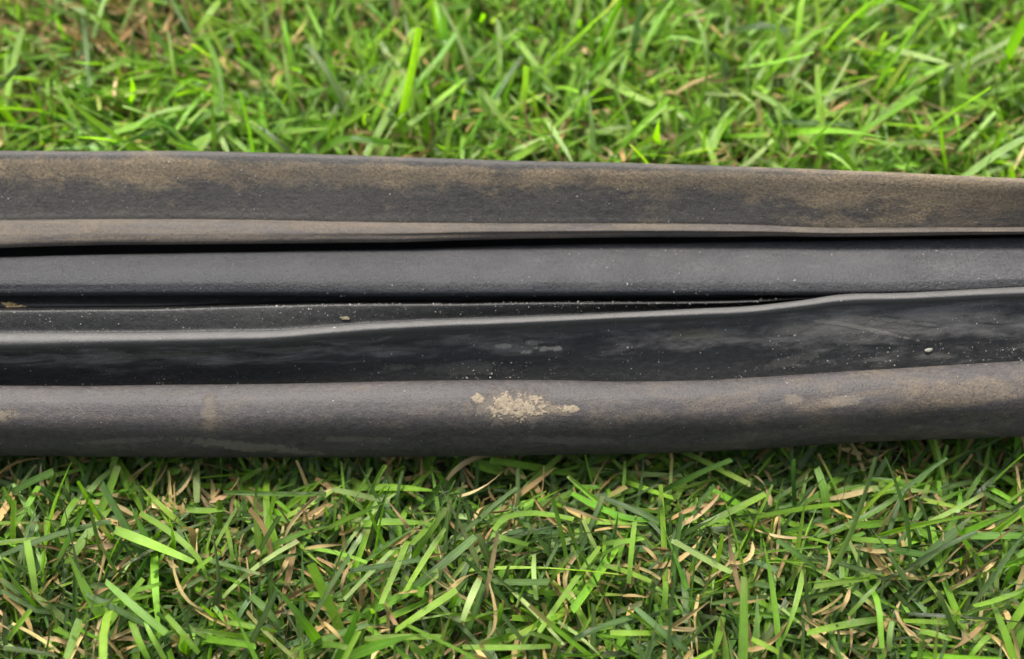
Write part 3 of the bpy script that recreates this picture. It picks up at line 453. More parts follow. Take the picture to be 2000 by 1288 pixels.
[-7.04,15.96,-7.04,19.46,-7.44,21.56,-7.84,22.56,-9.22,23.31,-11.51,23.81,-13.81,23.56,-15.65,22.86,-17.15,21.26,-18.36,18.86,-19.54,16.36,-19.77,13.56,-19.07,12.16,-17.37,11.16,-13.77,10.96,-7.84,11.96],
[-6.41,16,-6.41,19.5,-6.81,21.6,-7.21,22.6,-8.58,23.35,-10.88,23.85,-13.28,23.6,-15.17,22.9,-16.71,21.3,-17.96,18.9,-19.2,16.4,-19.43,13.6,-18.73,12.2,-17.03,11.2,-13.43,11,-7.21,12],
[-4.89,16,-4.89,19.5,-5.29,21.6,-5.69,22.6,-7.06,23.35,-9.37,23.85,-12.01,23.6,-14,22.9,-15.63,21.3,-16.98,18.9,-18.37,16.4,-18.6,13.6,-17.9,12.2,-16.2,11.2,-12.6,11,-5.69,12],
[-3.15,16,-3.15,19.5,-3.55,21.6,-3.95,22.6,-5.33,23.35,-7.64,23.85,-10.56,23.6,-12.66,22.9,-14.4,21.3,-15.86,18.9,-17.42,16.4,-17.65,13.6,-16.95,12.2,-15.25,11.2,-11.65,11,-3.95,12],
],
'base_channel':[
[31.63,13.5,37.73,14.4,20.46,14.5,10.35,14.5,-9.25,14.2,-13.29,13.5,-13.17,10.5,-7.04,9,23.7,9,31.63,10],
[31.57,13.5,37.68,14.4,20.99,14.5,10.35,14.5,-9.35,14.2,-13.39,13.5,-13.27,10.5,-7.14,9,24.23,9,31.57,10],
[31.52,13.5,37.63,14.4,21.45,14.5,10.35,14.5,-9.43,14.2,-13.48,13.5,-13.36,10.5,-7.23,9,24.7,9,31.52,10],
[31.5,13.5,37.6,14.4,21.81,14.5,10.35,14.5,-9.47,14.2,-13.51,13.5,-13.4,10.5,-7.28,9,25.12,9,31.5,10],
[31.47,13.5,37.57,14.4,22.11,14.5,10.35,14.5,-9.54,14.2,-13.58,13.5,-13.47,10.5,-7.35,9,25.39,9,31.47,10],
[31.45,13.5,37.54,14.4,22.28,14.5,10.35,14.5,-9.58,14.2,-13.62,13.5,-13.49,10.5,-7.34,9,25.54,9,31.45,10],
[31.42,13.5,37.5,14.4,22.39,14.5,10.35,14.5,-9.4,14.2,-13.45,13.5,-13.31,10.5,-7.14,9,25.64,9,31.42,10],
[31.36,13.5,37.39,14.4,22.49,14.5,10.34,14.5,-9.24,14.2,-13.29,13.5,-13.15,10.5,-7.01,9,25.73,9,31.36,10],
[31.2,13.5,37.17,14.4,22.56,14.5,10.3,14.5,-9.19,14.2,-13.24,13.5,-13.11,10.5,-6.96,9,25.81,9,31.2,10],
[30.93,13.5,36.87,14.4,22.64,14.5,10.23,14.5,-9.11,14.2,-13.16,13.5,-13.03,10.5,-6.87,9,25.89,9,30.93,10],
[30.61,13.5,36.56,14.4,22.74,14.5,10.18,14.5,-8.91,14.2,-12.97,13.5,-12.83,10.5,-6.66,9,25.99,9,30.61,10],
[30.3,13.5,36.25,14.4,22.89,14.5,10.18,14.5,-8.69,14.2,-12.75,13.5,-12.61,10.5,-6.44,9,26.15,9,30.3,10],
[29.93,13.5,35.87,14.4,23.17,14.5,10.21,14.5,-8.47,14.2,-12.53,13.5,-12.39,10.5,-6.22,9,26.44,9,29.93,10],
[29.54,13.5,35.48,14.4,23.48,14.5,10.27,14.5,-8.34,14.2,-12.4,13.5,-12.27,10.5,-6.1,9,26.75,9,29.54,10],
[29.19,13.5,35.15,14.4,23.73,14.5,10.33,14.5,-8.28,14.2,-12.34,13.5,-12.2,10.5,-6.03,9,26.99,9,29.19,10],
[28.94,13.5,34.9,14.4,23.91,14.5,10.37,14.5,-8.35,14.2,-12.41,13.5,-12.27,10.5,-6.1,9,27.18,9,28.94,10],
[28.69,13.5,34.66,14.4,24.09,14.5,10.41,14.5,-8.6,14.2,-12.65,13.5,-12.52,10.5,-6.36,9,27.36,9,28.69,10],
[28.34,13.58,34.32,14.48,24.17,14.58,10.4,14.58,-8.56,14.28,-12.61,13.58,-12.48,10.58,-6.33,9.08,27.44,9.08,28.34,10.08],
[27.79,13.89,33.8,14.79,24.05,14.89,10.26,14.89,-8.52,14.59,-12.56,13.89,-12.44,10.89,-6.3,9.39,27.33,9.39,27.79,10.39],
[27.09,14.36,33.14,15.26,23.77,15.36,10,15.36,-8.28,15.06,-12.31,14.36,-12.2,11.36,-6.09,9.86,27.05,9.86,27.09,10.86],
[26.27,14.95,32.36,15.85,23.42,15.95,9.63,15.95,-7.94,15.65,-11.96,14.95,-11.86,11.95,-5.77,10.45,26.7,10.45,26.27,11.45],
[25.41,15.58,31.53,16.48,23.04,16.58,9.26,16.58,-7.52,16.28,-11.53,15.58,-11.43,12.58,-5.36,11.08,26.33,11.08,25.41,12.08],
[24.55,16.21,30.71,17.11,22.68,17.21,8.99,17.21,-7.19,16.91,-11.2,16.21,-11.08,13.21,-5.01,11.71,25.95,11.71,24.55,12.71],
[23.71,16.77,29.92,17.67,22.45,17.77,8.85,17.77,-6.78,17.47,-10.78,16.77,-10.67,13.77,-4.61,12.27,25.7,12.27,23.71,13.27],
[22.9,17.21,29.17,18.11,22.36,18.21,9,18.21,-6.39,17.91,-10.38,17.21,-10.26,14.21,-4.2,12.71,25.6,12.71,22.9,13.71],
[22.26,17.46,28.51,18.36,22.38,18.46,9.31,18.46,-5.95,18.16,-9.96,17.46,-9.82,14.46,-3.75,12.96,25.63,12.96,22.26,13.96],
[21.65,17.5,27.81,18.4,22.55,18.5,9.76,18.5,-5.31,18.2,-9.33,17.5,-9.18,14.5,-3.08,13,25.82,13,21.65,14],
[20.31,17.5,26.48,18.4,22.91,18.5,10.75,18.5,-3.79,18.2,-7.82,17.5,-7.68,14.5,-1.56,13,26.18,13,20.31,14],
[18.77,17.5,24.97,18.4,23.33,18.5,11.88,18.5,-2.05,18.2,-6.09,17.5,-5.96,14.5,0.18,13,26.6,13,18.77,14],
],
}


def catmull(P, sub):
    """closed Catmull-Rom through P (n, 2); returns points and the control index of each"""
    n = len(P)
    out, idx = [], []
    for i in range(n):
        p0, p1, p2, p3 = P[i-1], P[i], P[(i+1) % n], P[(i+2) % n]
        for k in range(sub):
            t = k/sub
            # centripetal-like damping: tension by chord length
            d1 = np.linalg.norm(p2-p1)+1e-6
            m1 = (p2-p0)/(np.linalg.norm(p2-p1)+np.linalg.norm(p1-p0)+1e-6)*d1
            m2 = (p3-p1)/(np.linalg.norm(p3-p2)+np.linalg.norm(p2-p1)+1e-6)*d1
            out.append((2*t**3-3*t**2+1)*p1+(t**3-2*t**2+t)*m1+(-2*t**3+3*t**2)*p2+(t**3-t**2)*m2)
            idx.append(i+t)
    return np.array(out), np.array(idx)

def smooth_noise(x, seed, scale):
    r = np.random.default_rng(seed)
    v = np.zeros_like(x)
    for k in range(5):
        v += np.sin(x/scale*(0.6+0.7*k)+r.uniform(0, 6.28))*r.uniform(0.3, 1)/(1+k)
    return v/2

def interp_rows(X):
    """station tables resampled at X with cubic interpolation"""
    xs = np.array(XS)
    res = {}
    for k, rows in SECTIONS.items():
        A = np.array(rows)
        m = np.gradient(A, xs, axis=0)
        i = np.clip(np.searchsorted(xs, X)-1, 0, len(xs)-2)
        h = (xs[i+1]-xs[i])[:, None]
        t = ((X-xs[i])[:, None])/h
        R = (2*t**3-3*t**2+1)*A[i]+(t**3-2*t**2+t)*h*m[i]+(-2*t**3+3*t**2)*A[i+1]+(t**3-t**2)*h*m[i+1]
        res[k] = R.reshape(len(X), -1, 2)
    return res

def build_loft(name, secs, X, sub, parent, wob, x_range=None):
    verts, uvs, acrs = [], [], []
    for j, x in enumerate(X):
        pts, idx = catmull(secs[j], sub)
        pts = pts.copy()
        pts[:, 0] += wob[0][j]
        pts[:, 1] += wob[1][j]
        seg = np.linalg.norm(np.roll(pts, -1, 0)-pts, axis=1)
        arc = np.concatenate([[0], np.cumsum(seg)])
        verts.append(np.column_stack([np.full(len(pts), x), pts])*MM)
        uvs.append(arc)
        acrs.append(idx)
    m = len(verts[0])
    n = len(X)
    V = np.concatenate(verts)
    mean_arc = np.mean(uvs, 0)
    faces, fuv = [], []
    for j in range(n-1):
        for i in range(m):
            i2 = (i+1) % m
            faces.append((j*m+i, j*m+i2, (j+1)*m+i2, (j+1)*m+i))
            a, b = mean_arc[i], mean_arc[i+1]
            fuv += [(X[j], a), (X[j], b), (X[j+1], b), (X[j+1], a)]
    faces.append(tuple(range(m-1, -1, -1)))
    faces.append(tuple((n-1)*m+i for i in range(m)))
    fuv += [(X[0], mean_arc[i]) for i in range(m-1, -1, -1)]+[(X[-1], mean_arc[i]) for i in range(m)]
    me = bpy.data.meshes.new(name)
    me.from_pydata(V.tolist(), [], faces)
    uvl = me.uv_layers.new(name='millimetres')
    uvl.data.foreach_set('uv', np.array(fuv, dtype=np.float32).ravel())
    at = me.attributes.new('across', 'FLOAT', 'POINT')
    at.data.foreach_set('value', np.concatenate(acrs).astype(np.float32))
    me.polygons.foreach_set('use_smooth', np.ones(len(me.polygons), dtype=bool))
    me.materials.append(MAT[name])
    me.validate()
    # consistent outward normals
    import bmesh
    bm = bmesh.new()
    bm.from_mesh(me)
    bmesh.ops.recalc_face_normals(bm, faces=bm.faces)
    bm.to_mesh(me)
    bm.free()
    o = bpy.data.objects.new(name, me)
    col.objects.link(o)
    o.parent = parent
    return o

# ------------------------------------------------------------------ ground
def tag(o, label=None, cat=None, kind=None, group=None):
    for k, v in (('label', label), ('category', cat), ('kind', kind), ('group', group)):
        if v:
            o[k] = v
    return o

def soil_material():
    q = NT('dark_soil')
    co = q.n('ShaderNodeTexCoord').outputs['Object']
    n1 = q.noise(co, 90, 6, 0.65)
    n2 = q.noise(co, 700, 4, 0.6)
    c = q.mix(n1, (0.018, 0.014, 0.009), (0.055, 0.042, 0.026))
    c = q.mix(q.step(n2, 0.5, 0.75), c, (0.030, 0.045, 0.014))
    q.put(q.bsdf.inputs['Base Color'], c)
    q.bsdf.inputs['Roughness'].default_value = 0.95
    q.put(q.bsdf.inputs['Normal'], q.bump(q.add(n1, n2), 1.5*MM))
    return q.m

def build_ground():
    n = 121
    # finer in the middle, reaching 3 m out
    t = np.linspace(-1, 1, n)
    g = np.sign(t)*(0.25*np.abs(t)+2.75*np.abs(t)**5)
    gx, gy = np.meshgrid(g, g, indexing='ij')
    z = 0.0012*np.sin(gx*61+1)*np.cos(gy*53)+0.0009*np.sin(gx*140+gy*90)+0.0006*np.sin(gy*260-gx*170)
    V = np.column_stack([gx.ravel(), gy.ravel(), (z-0.001).ravel()])
    i, j = np.meshgrid(np.arange(n-1), np.arange(n-1), indexing='ij')
    a = (i*n+j).ravel()
    F = np.column_stack([a, a+n, a+n+1, a+1])
    me = bpy.data.meshes.new('ground')
    me.from_pydata(V.tolist(), [], F.tolist())
    me.polygons.foreach_set('use_smooth', np.ones(len(F), dtype=bool))
    me.materials.append(soil_material())
    o = bpy.data.objects.new('ground', me)
    col.objects.link(o)
    tag(o, 'dark soil beneath the lawn', None, 'structure')
    return o
build_ground()

# ------------------------------------------------------------------ the seal
seal = bpy.data.objects.new('rubber_seal', None)
col.objects.link(seal)
tag(seal, 'long black weathered rubber seal strip with brown dust lying across the grass', 'rubber seal')
STX = np.arange(-190, 190.01, 1.0)
SEC = interp_rows(STX)
for pi, part in enumerate(['base_channel', 'back_flange', 'flange_lip', 'centre_strip', 'inner_flap', 'folded_lip', 'front_tube']):
    amp = 0.0 if part == 'base_channel' else 0.12
    wob = (smooth_noise(STX, 20+pi, 9)*amp, smooth_noise(STX, 40+pi, 14)*amp)
    o = build_loft(part, SEC[part], STX, 4, seal, wob)
for nm, lb in (('back_flange', 'tall back flange coated in brown dust'), ('flange_lip', 'narrow paler lip along the flange foot'),
               ('centre_strip', 'rounded blue-grey centre strip'), ('folded_lip', 'glossy black fold with a pale rounded ridge'),
               ('front_tube', 'fat rounded front tube with dried mud')):
    bpy.data.objects[nm]['label'] = lb

# edges of the seal, used to keep the grass clear of it
BACK_Y = np.array([r[10] for r in SECTIONS['back_flange']])
TOP_Y = np.array([max(r[0:10:2]) for r in SECTIONS['back_flange']])
FRONT_Y = np.array([r[22] for r in SECTIONS['front_tube']])
FRONT_Z = np.array([r[23] for r in SECTIONS['front_tube']])
XSA = np.array(XS)

# ------------------------------------------------------------------ grass
def grass_material(name, trans, rough, spec=0.5):
    q = NT(name)
    tint = q.attr('tint', 'Color')
    uv = q.n('ShaderNodeUVMap', uv_map='blade').outputs[0]
    ux, uy, _ = q.sep(uv)
    # parallel veins along the blade
    wv = q.math('SINE', q.mul(ux, 44.0))
    edge = q.math('ABSOLUTE', q.sub(ux, 0.5))
    co = q.n('ShaderNodeTexCoord').outputs['Object']
    blot = q.noise(co, 420, 4, 0.6)
    k = q.math('ADD', q.math('ADD', 0.92, q.mul(wv, 0.07)), q.mul(q.sub(blot, 0.5), 0.55))
    vm = q.n('ShaderNodeVectorMath', operation='SCALE')
    q.put(vm.inputs[0], tint)
    q.put(vm.inputs['Scale'], k)
    c = vm.outputs[0]
    # midrib slightly paler
    c = q.mix(q.mul(q.step(edge, 0.10, 0.02), 0.18), c, (0.30, 0.42, 0.16) if trans > .2 else (0.4, 0.3, 0.16))
    q.put(q.bsdf.inputs['Base Color'], c)
    q.bsdf.inputs['Roughness'].default_value = rough
    q.bsdf.inputs['Specular IOR Level'].default_value = spec
    nb = q.bump(q.add(wv, q.mul(blot, 2.0)), 0.045*MM)
    q.put(q.bsdf.inputs['Normal'], nb)
    tr = q.n('ShaderNodeBsdfTranslucent')
    hsv = q.n('ShaderNodeHueSaturation')
    hsv.inputs['Hue'].default_value = 0.503
    hsv.inputs['Saturation'].default_value = 1.12
    hsv.inputs['Value'].default_value = 1.2
    q.put(hsv.inputs['Color'], c)
    q.put(tr.inputs['Color'], hsv.outputs[0])
    mx = q.n('ShaderNodeMixShader')
    mx.inputs[0].default_value = trans
    q.t.links.new(q.bsdf.outputs[0], mx.inputs[1])
    q.t.links.new(tr.outputs[0], mx.inputs[2])
    q.t.links.new(mx.outputs[0], q.out.inputs['Surface'])
    return q.m

NSEG = 6

def make_blades(p):
    """p: dict of per-blade arrays (mm, radians). Returns verts (N, S+1, 3, 3)."""
    N = len(p['x'])
    S = NSEG
    t = np.linspace(0, 1, S+1)
    lean = p['lean'][:, None]+p['curl'][:, None]*t[None, :]+p['kink'][:, None]*(1/(1+np.exp(-(t[None, :]-p['kpos'][:, None])*22)))
    az = p['az'][:, None]+p['sweep'][:, None]*t[None, :]
    dl = (p['len']/S)[:, None]
    d = np.stack([np.sin(lean)*np.sin(az), np.sin(lean)*np.cos(az), np.cos(lean)], -1)
    mid = 0.5*(d[:, 1:]+d[:, :-1])*dl[..., None]
    C = np.concatenate([np.zeros((N, 1, 3)), np.cumsum(mid, 1)], 1)
    C += np.stack([p['x'], p['y'], p['z']], -1)[:, None, :]
    # side vector: horizontal, turned round the blade by twist
    side = np.stack([np.cos(az), -np.sin(az), np.zeros_like(az)], -1)
    nrm = np.cross(side, d)
    tw = p['twist0'][:, None]+p['twist'][:, None]*t[None, :]
    s2 = side*np.cos(tw)[..., None]+nrm*np.sin(tw)[..., None]
    n2 = np.cross(s2, d)
    base = 0.62+0.38*np.clip(t*4, 0, 1)
    tipw = p['tip'][:, None]
    tap = 1-(1-tipw)*np.clip((t[None, :]-p['tpos'][:, None])/(1-p['tpos'][:, None]), 0, 1)**1.3
    wd = 0.5*p['w'][:, None]*base[None, :]*tap
    fold = p['fold'][:, None]
    Lf = C-s2*(wd*np.cos(fold))[..., None]+n2*(wd*np.sin(fold))[..., None]
    Rt = C+s2*(wd*np.cos(fold))[..., None]+n2*(wd*np.sin(fold))[..., None]
    # a cut end is rarely square
    Lf[:, -1] += d[:, -1]*(p['cut']*wd[:, -1])[:, None]
    Rt[:, -1] -= d[:, -1]*(p['cut']*wd[:, -1])[:, None]
    return np.stack([Lf, C, Rt], 2), C

def keep_clear(C):
    """blades may not run through the seal or lean over its clean edges"""
    x, y, z = C[..., 0], C[..., 1], C[..., 2]
    back = np.interp(x, XSA, TOP_Y)+0.8
    front = np.interp(x, XSA, FRONT_Y)
    fz = np.interp(x, XSA, FRONT_Z)
    fr = front-(z-fz)*0.45-0.3
    inside = (y < back) & (y > fr) & (z > fz-3.2)
    # behind: do not fold over the top edge
    over = (z > 24) & (y < back+1) & (y > fr)
    return ~(inside | over).any(1)

def mesh_from(name, V, tints, mat):
    N, S1 = V.shape[0], V.shape[1]
    verts = V.reshape(-1, 3)*MM
    base = (np.arange(N)*S1*3)[:, None, None]
    s = np.arange(S1-1)[None, :, None]*3
    c = np.arange(2)[None, None, :]
    a = base+s+c
    F = np.stack([a, a+1, a+4, a+3], -1).reshape(-1, 4)
    me = bpy.data.meshes.new(name)
    nv, nf = len(verts), len(F)
    me.vertices.add(nv)
    me.vertices.foreach_set('co', verts.astype(np.float32).ravel())
    me.loops.add(nf*4)
    me.loops.foreach_set('vertex_index', F.astype(np.int32).ravel())
    me.polygons.add(nf)
    me.polygons.foreach_set('loop_start', np.arange(0, nf*4, 4, dtype=np.int32))
    me.polygons.foreach_set('use_smooth', np.ones(nf, dtype=bool))
    me.update(calc_edges=True)
    uvl = me.uv_layers.new(name='blade')
    vi = F.ravel()
    uvx = (vi % 3)*0.5
    uvy = ((vi//3) % S1)/(S1-1)
    uvl.data.foreach_set('uv', np.column_stack([uvx, uvy]).astype(np.float32).ravel())
    at = me.attributes.new('tint', 'FLOAT_COLOR', 'POINT')
    T = np.repeat(tints.reshape(N*S1, 1, 3), 3, 1).reshape(-1, 3)
    at.data.foreach_set('color', np.column_stack([T, np.ones(len(T))]).astype(np.float32).ravel())
    me.materials.append(mat)
    o = bpy.data.objects.new(name, me)
    col.objects.link(o)
    return o

X0, X1, Y0, Y1 = -200, 200, -140, 215

def scatter(n):
    x = rng.uniform(X0, X1, n)
    y = rng.uniform(Y0, Y1, n)
    return x, y

def field(x, y):
    """slowly turning lie of the lawn"""
    return 0.9*np.sin(x/47+0.6)+0.8*np.sin(y/39-x/80+2.0)+0.5*np.sin((x+y)/23)

def thin(x, y):
    """bare, stalky patch in the lawn behind the left end; the rest fairly even"""
    d = np.hypot((x+92)/26, (y-86)/15)
    return np.clip(1.15-0.85*np.exp(-d**2)+0.25*np.sin(x/11+y/17)*np.sin(y/9-x/21), 0.06, 1.2)

def layer(n, ln, wd, lean, z0, follow, thin_amt=1.0, tipcut=0.6):
    x, y = scatter(n)
    k = rng.uniform(0, 1, n) < np.clip(thin(x, y), 0, 1)**thin_amt
    x, y = x[k], y[k]
    n = len(x)
    cut = rng.uniform(0, 1, n) < tipcut
    az = np.where(rng.uniform(0, 1, n) < follow, field(x, y)+rng.normal(0, 0.8, n), rng.uniform(0, 2*math.pi, n))
    p = dict(x=x, y=y, z=rng.uniform(*z0, n), az=az,
             lean=np.clip(rng.normal(lean[0], lean[1], n), 0.05, 1.65),
             curl=rng.normal(0.28, 0.35, n), sweep=rng.normal(0, 0.22, n),
             kink=np.where(rng.uniform(0, 1, n) < 0.24, rng.uniform(0.3, 1.1, n), 0), kpos=rng.uniform(0.3, 0.75, n),
             twist0=rng.normal(0, 0.45, n), twist=rng.normal(0, 0.5, n),
             len=np.clip(rng.normal(ln[0], ln[1], n), ln[0]*0.45, ln[0]*2.0), w=np.clip(rng.normal(wd[0], wd[1], n), wd[0]*0.5, wd[0]*1.6),
             tip=np.where(cut, rng.uniform(0.75, 1.0, n), 0.08), tpos=np.where(cut, 0.5, rng.uniform(0.35, 0.6, n)),
             fold=rng.uniform(0.05, 0.75, n), cut=np.where(cut, rng.uniform(-0.6, 0.6, n), 0))
    return p

def finish(p, tmin=None):
    V, C = make_blades(p)
    low = C[..., 2].min(1)
    V[..., 2] += np.clip(0.5-low, 0, None)[:, None, None]
    C = C.copy()
    C[..., 2] += np.clip(0.5-low, 0, None)[:, None]
    # pressed down along the seal
    fy = np.interp(C[:, 0, 0], XSA, FRONT_Y)
    ty = np.interp(C[:, 0, 0], XSA, TOP_Y)
    dist = np.clip(np.where(C[:, 0, 1] < 5, fy-C[:, 0, 1], (C[:, 0, 1]-ty)*1.6), 0, 99)
    sq = 0.30+0.70*np.clip(dist/19, 0, 1)**0.8
    V[..., 2] *= sq[:, None, None]
    C[..., 2] *= sq[:, None]
    k = keep_clear(C)
    return V[k], k

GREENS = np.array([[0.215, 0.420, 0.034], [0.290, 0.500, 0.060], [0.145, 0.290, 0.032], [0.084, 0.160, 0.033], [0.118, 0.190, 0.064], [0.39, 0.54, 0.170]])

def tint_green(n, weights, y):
    # light behind the seal and shade in front of it painted into the greens
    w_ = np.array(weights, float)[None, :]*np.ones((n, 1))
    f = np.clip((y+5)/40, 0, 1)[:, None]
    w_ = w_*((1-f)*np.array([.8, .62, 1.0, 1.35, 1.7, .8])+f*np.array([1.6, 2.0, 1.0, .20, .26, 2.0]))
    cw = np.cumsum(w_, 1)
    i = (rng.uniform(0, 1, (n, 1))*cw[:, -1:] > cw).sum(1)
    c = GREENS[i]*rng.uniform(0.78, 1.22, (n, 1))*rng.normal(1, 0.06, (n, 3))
    t = np.linspace(0, 1, NSEG+1)
    # blades pale and yellowish towards the sheath
    basec = np.array([0.20, 0.24, 0.075])
    f = (np.clip(1-t*3.2, 0, 1)**1.2)[None, :, None]*rng.uniform(0, 0.8, (n, 1, 1))
    T = c[:, None, :]*(1-f)+basec*f
    # some tips bleached where the mower cut them
    ft = (np.clip((t-0.93)/0.07, 0, 1))[None, :, None]*(rng.uniform(0, 1, (n, 1, 1)) < 0.3)*0.55
    T = T*(1-ft)+np.array([0.30, 0.30, 0.12])*ft
    fb = (np.clip((t-rng.uniform(.6, .95, (n, 1)))/0.12, 0, 1)*(rng.uniform(0, 1, (n, 1)) < 0.13))[..., None]*0.8
    T = T*(1-fb)+np.array([0.34, 0.24, 0.10])*fb
    return np.clip(T, 0.004, 0.8)

def behind(p):
    k = p['y'] > 34
    return {a: b[k] for a, b in p.items()}

STRAW = np.array([[0.45, 0.325, 0.130], [0.39, 0.265, 0.095], [0.50, 0.385, 0.18], [0.25, 0.165, 0.066], [0.34, 0.250, 0.115]])

def tint_straw(n):
    i = rng.choice(len(STRAW), n, p=[.32, .24, .16, .14, .14])
    c = STRAW[i]*rng.uniform(0.75, 1.2, (n, 1))*rng.normal(1, 0.04, (n, 3))
    t = np.linspace(0, 1, NSEG+1)
    v = 1+0.18*np.sin(t[None, :]*rng.uniform(2, 9, (n, 1))+rng.uniform(0, 6, (n, 1)))
    return np.clip(c[:, None, :]*v[..., None], 0.01, 0.8)

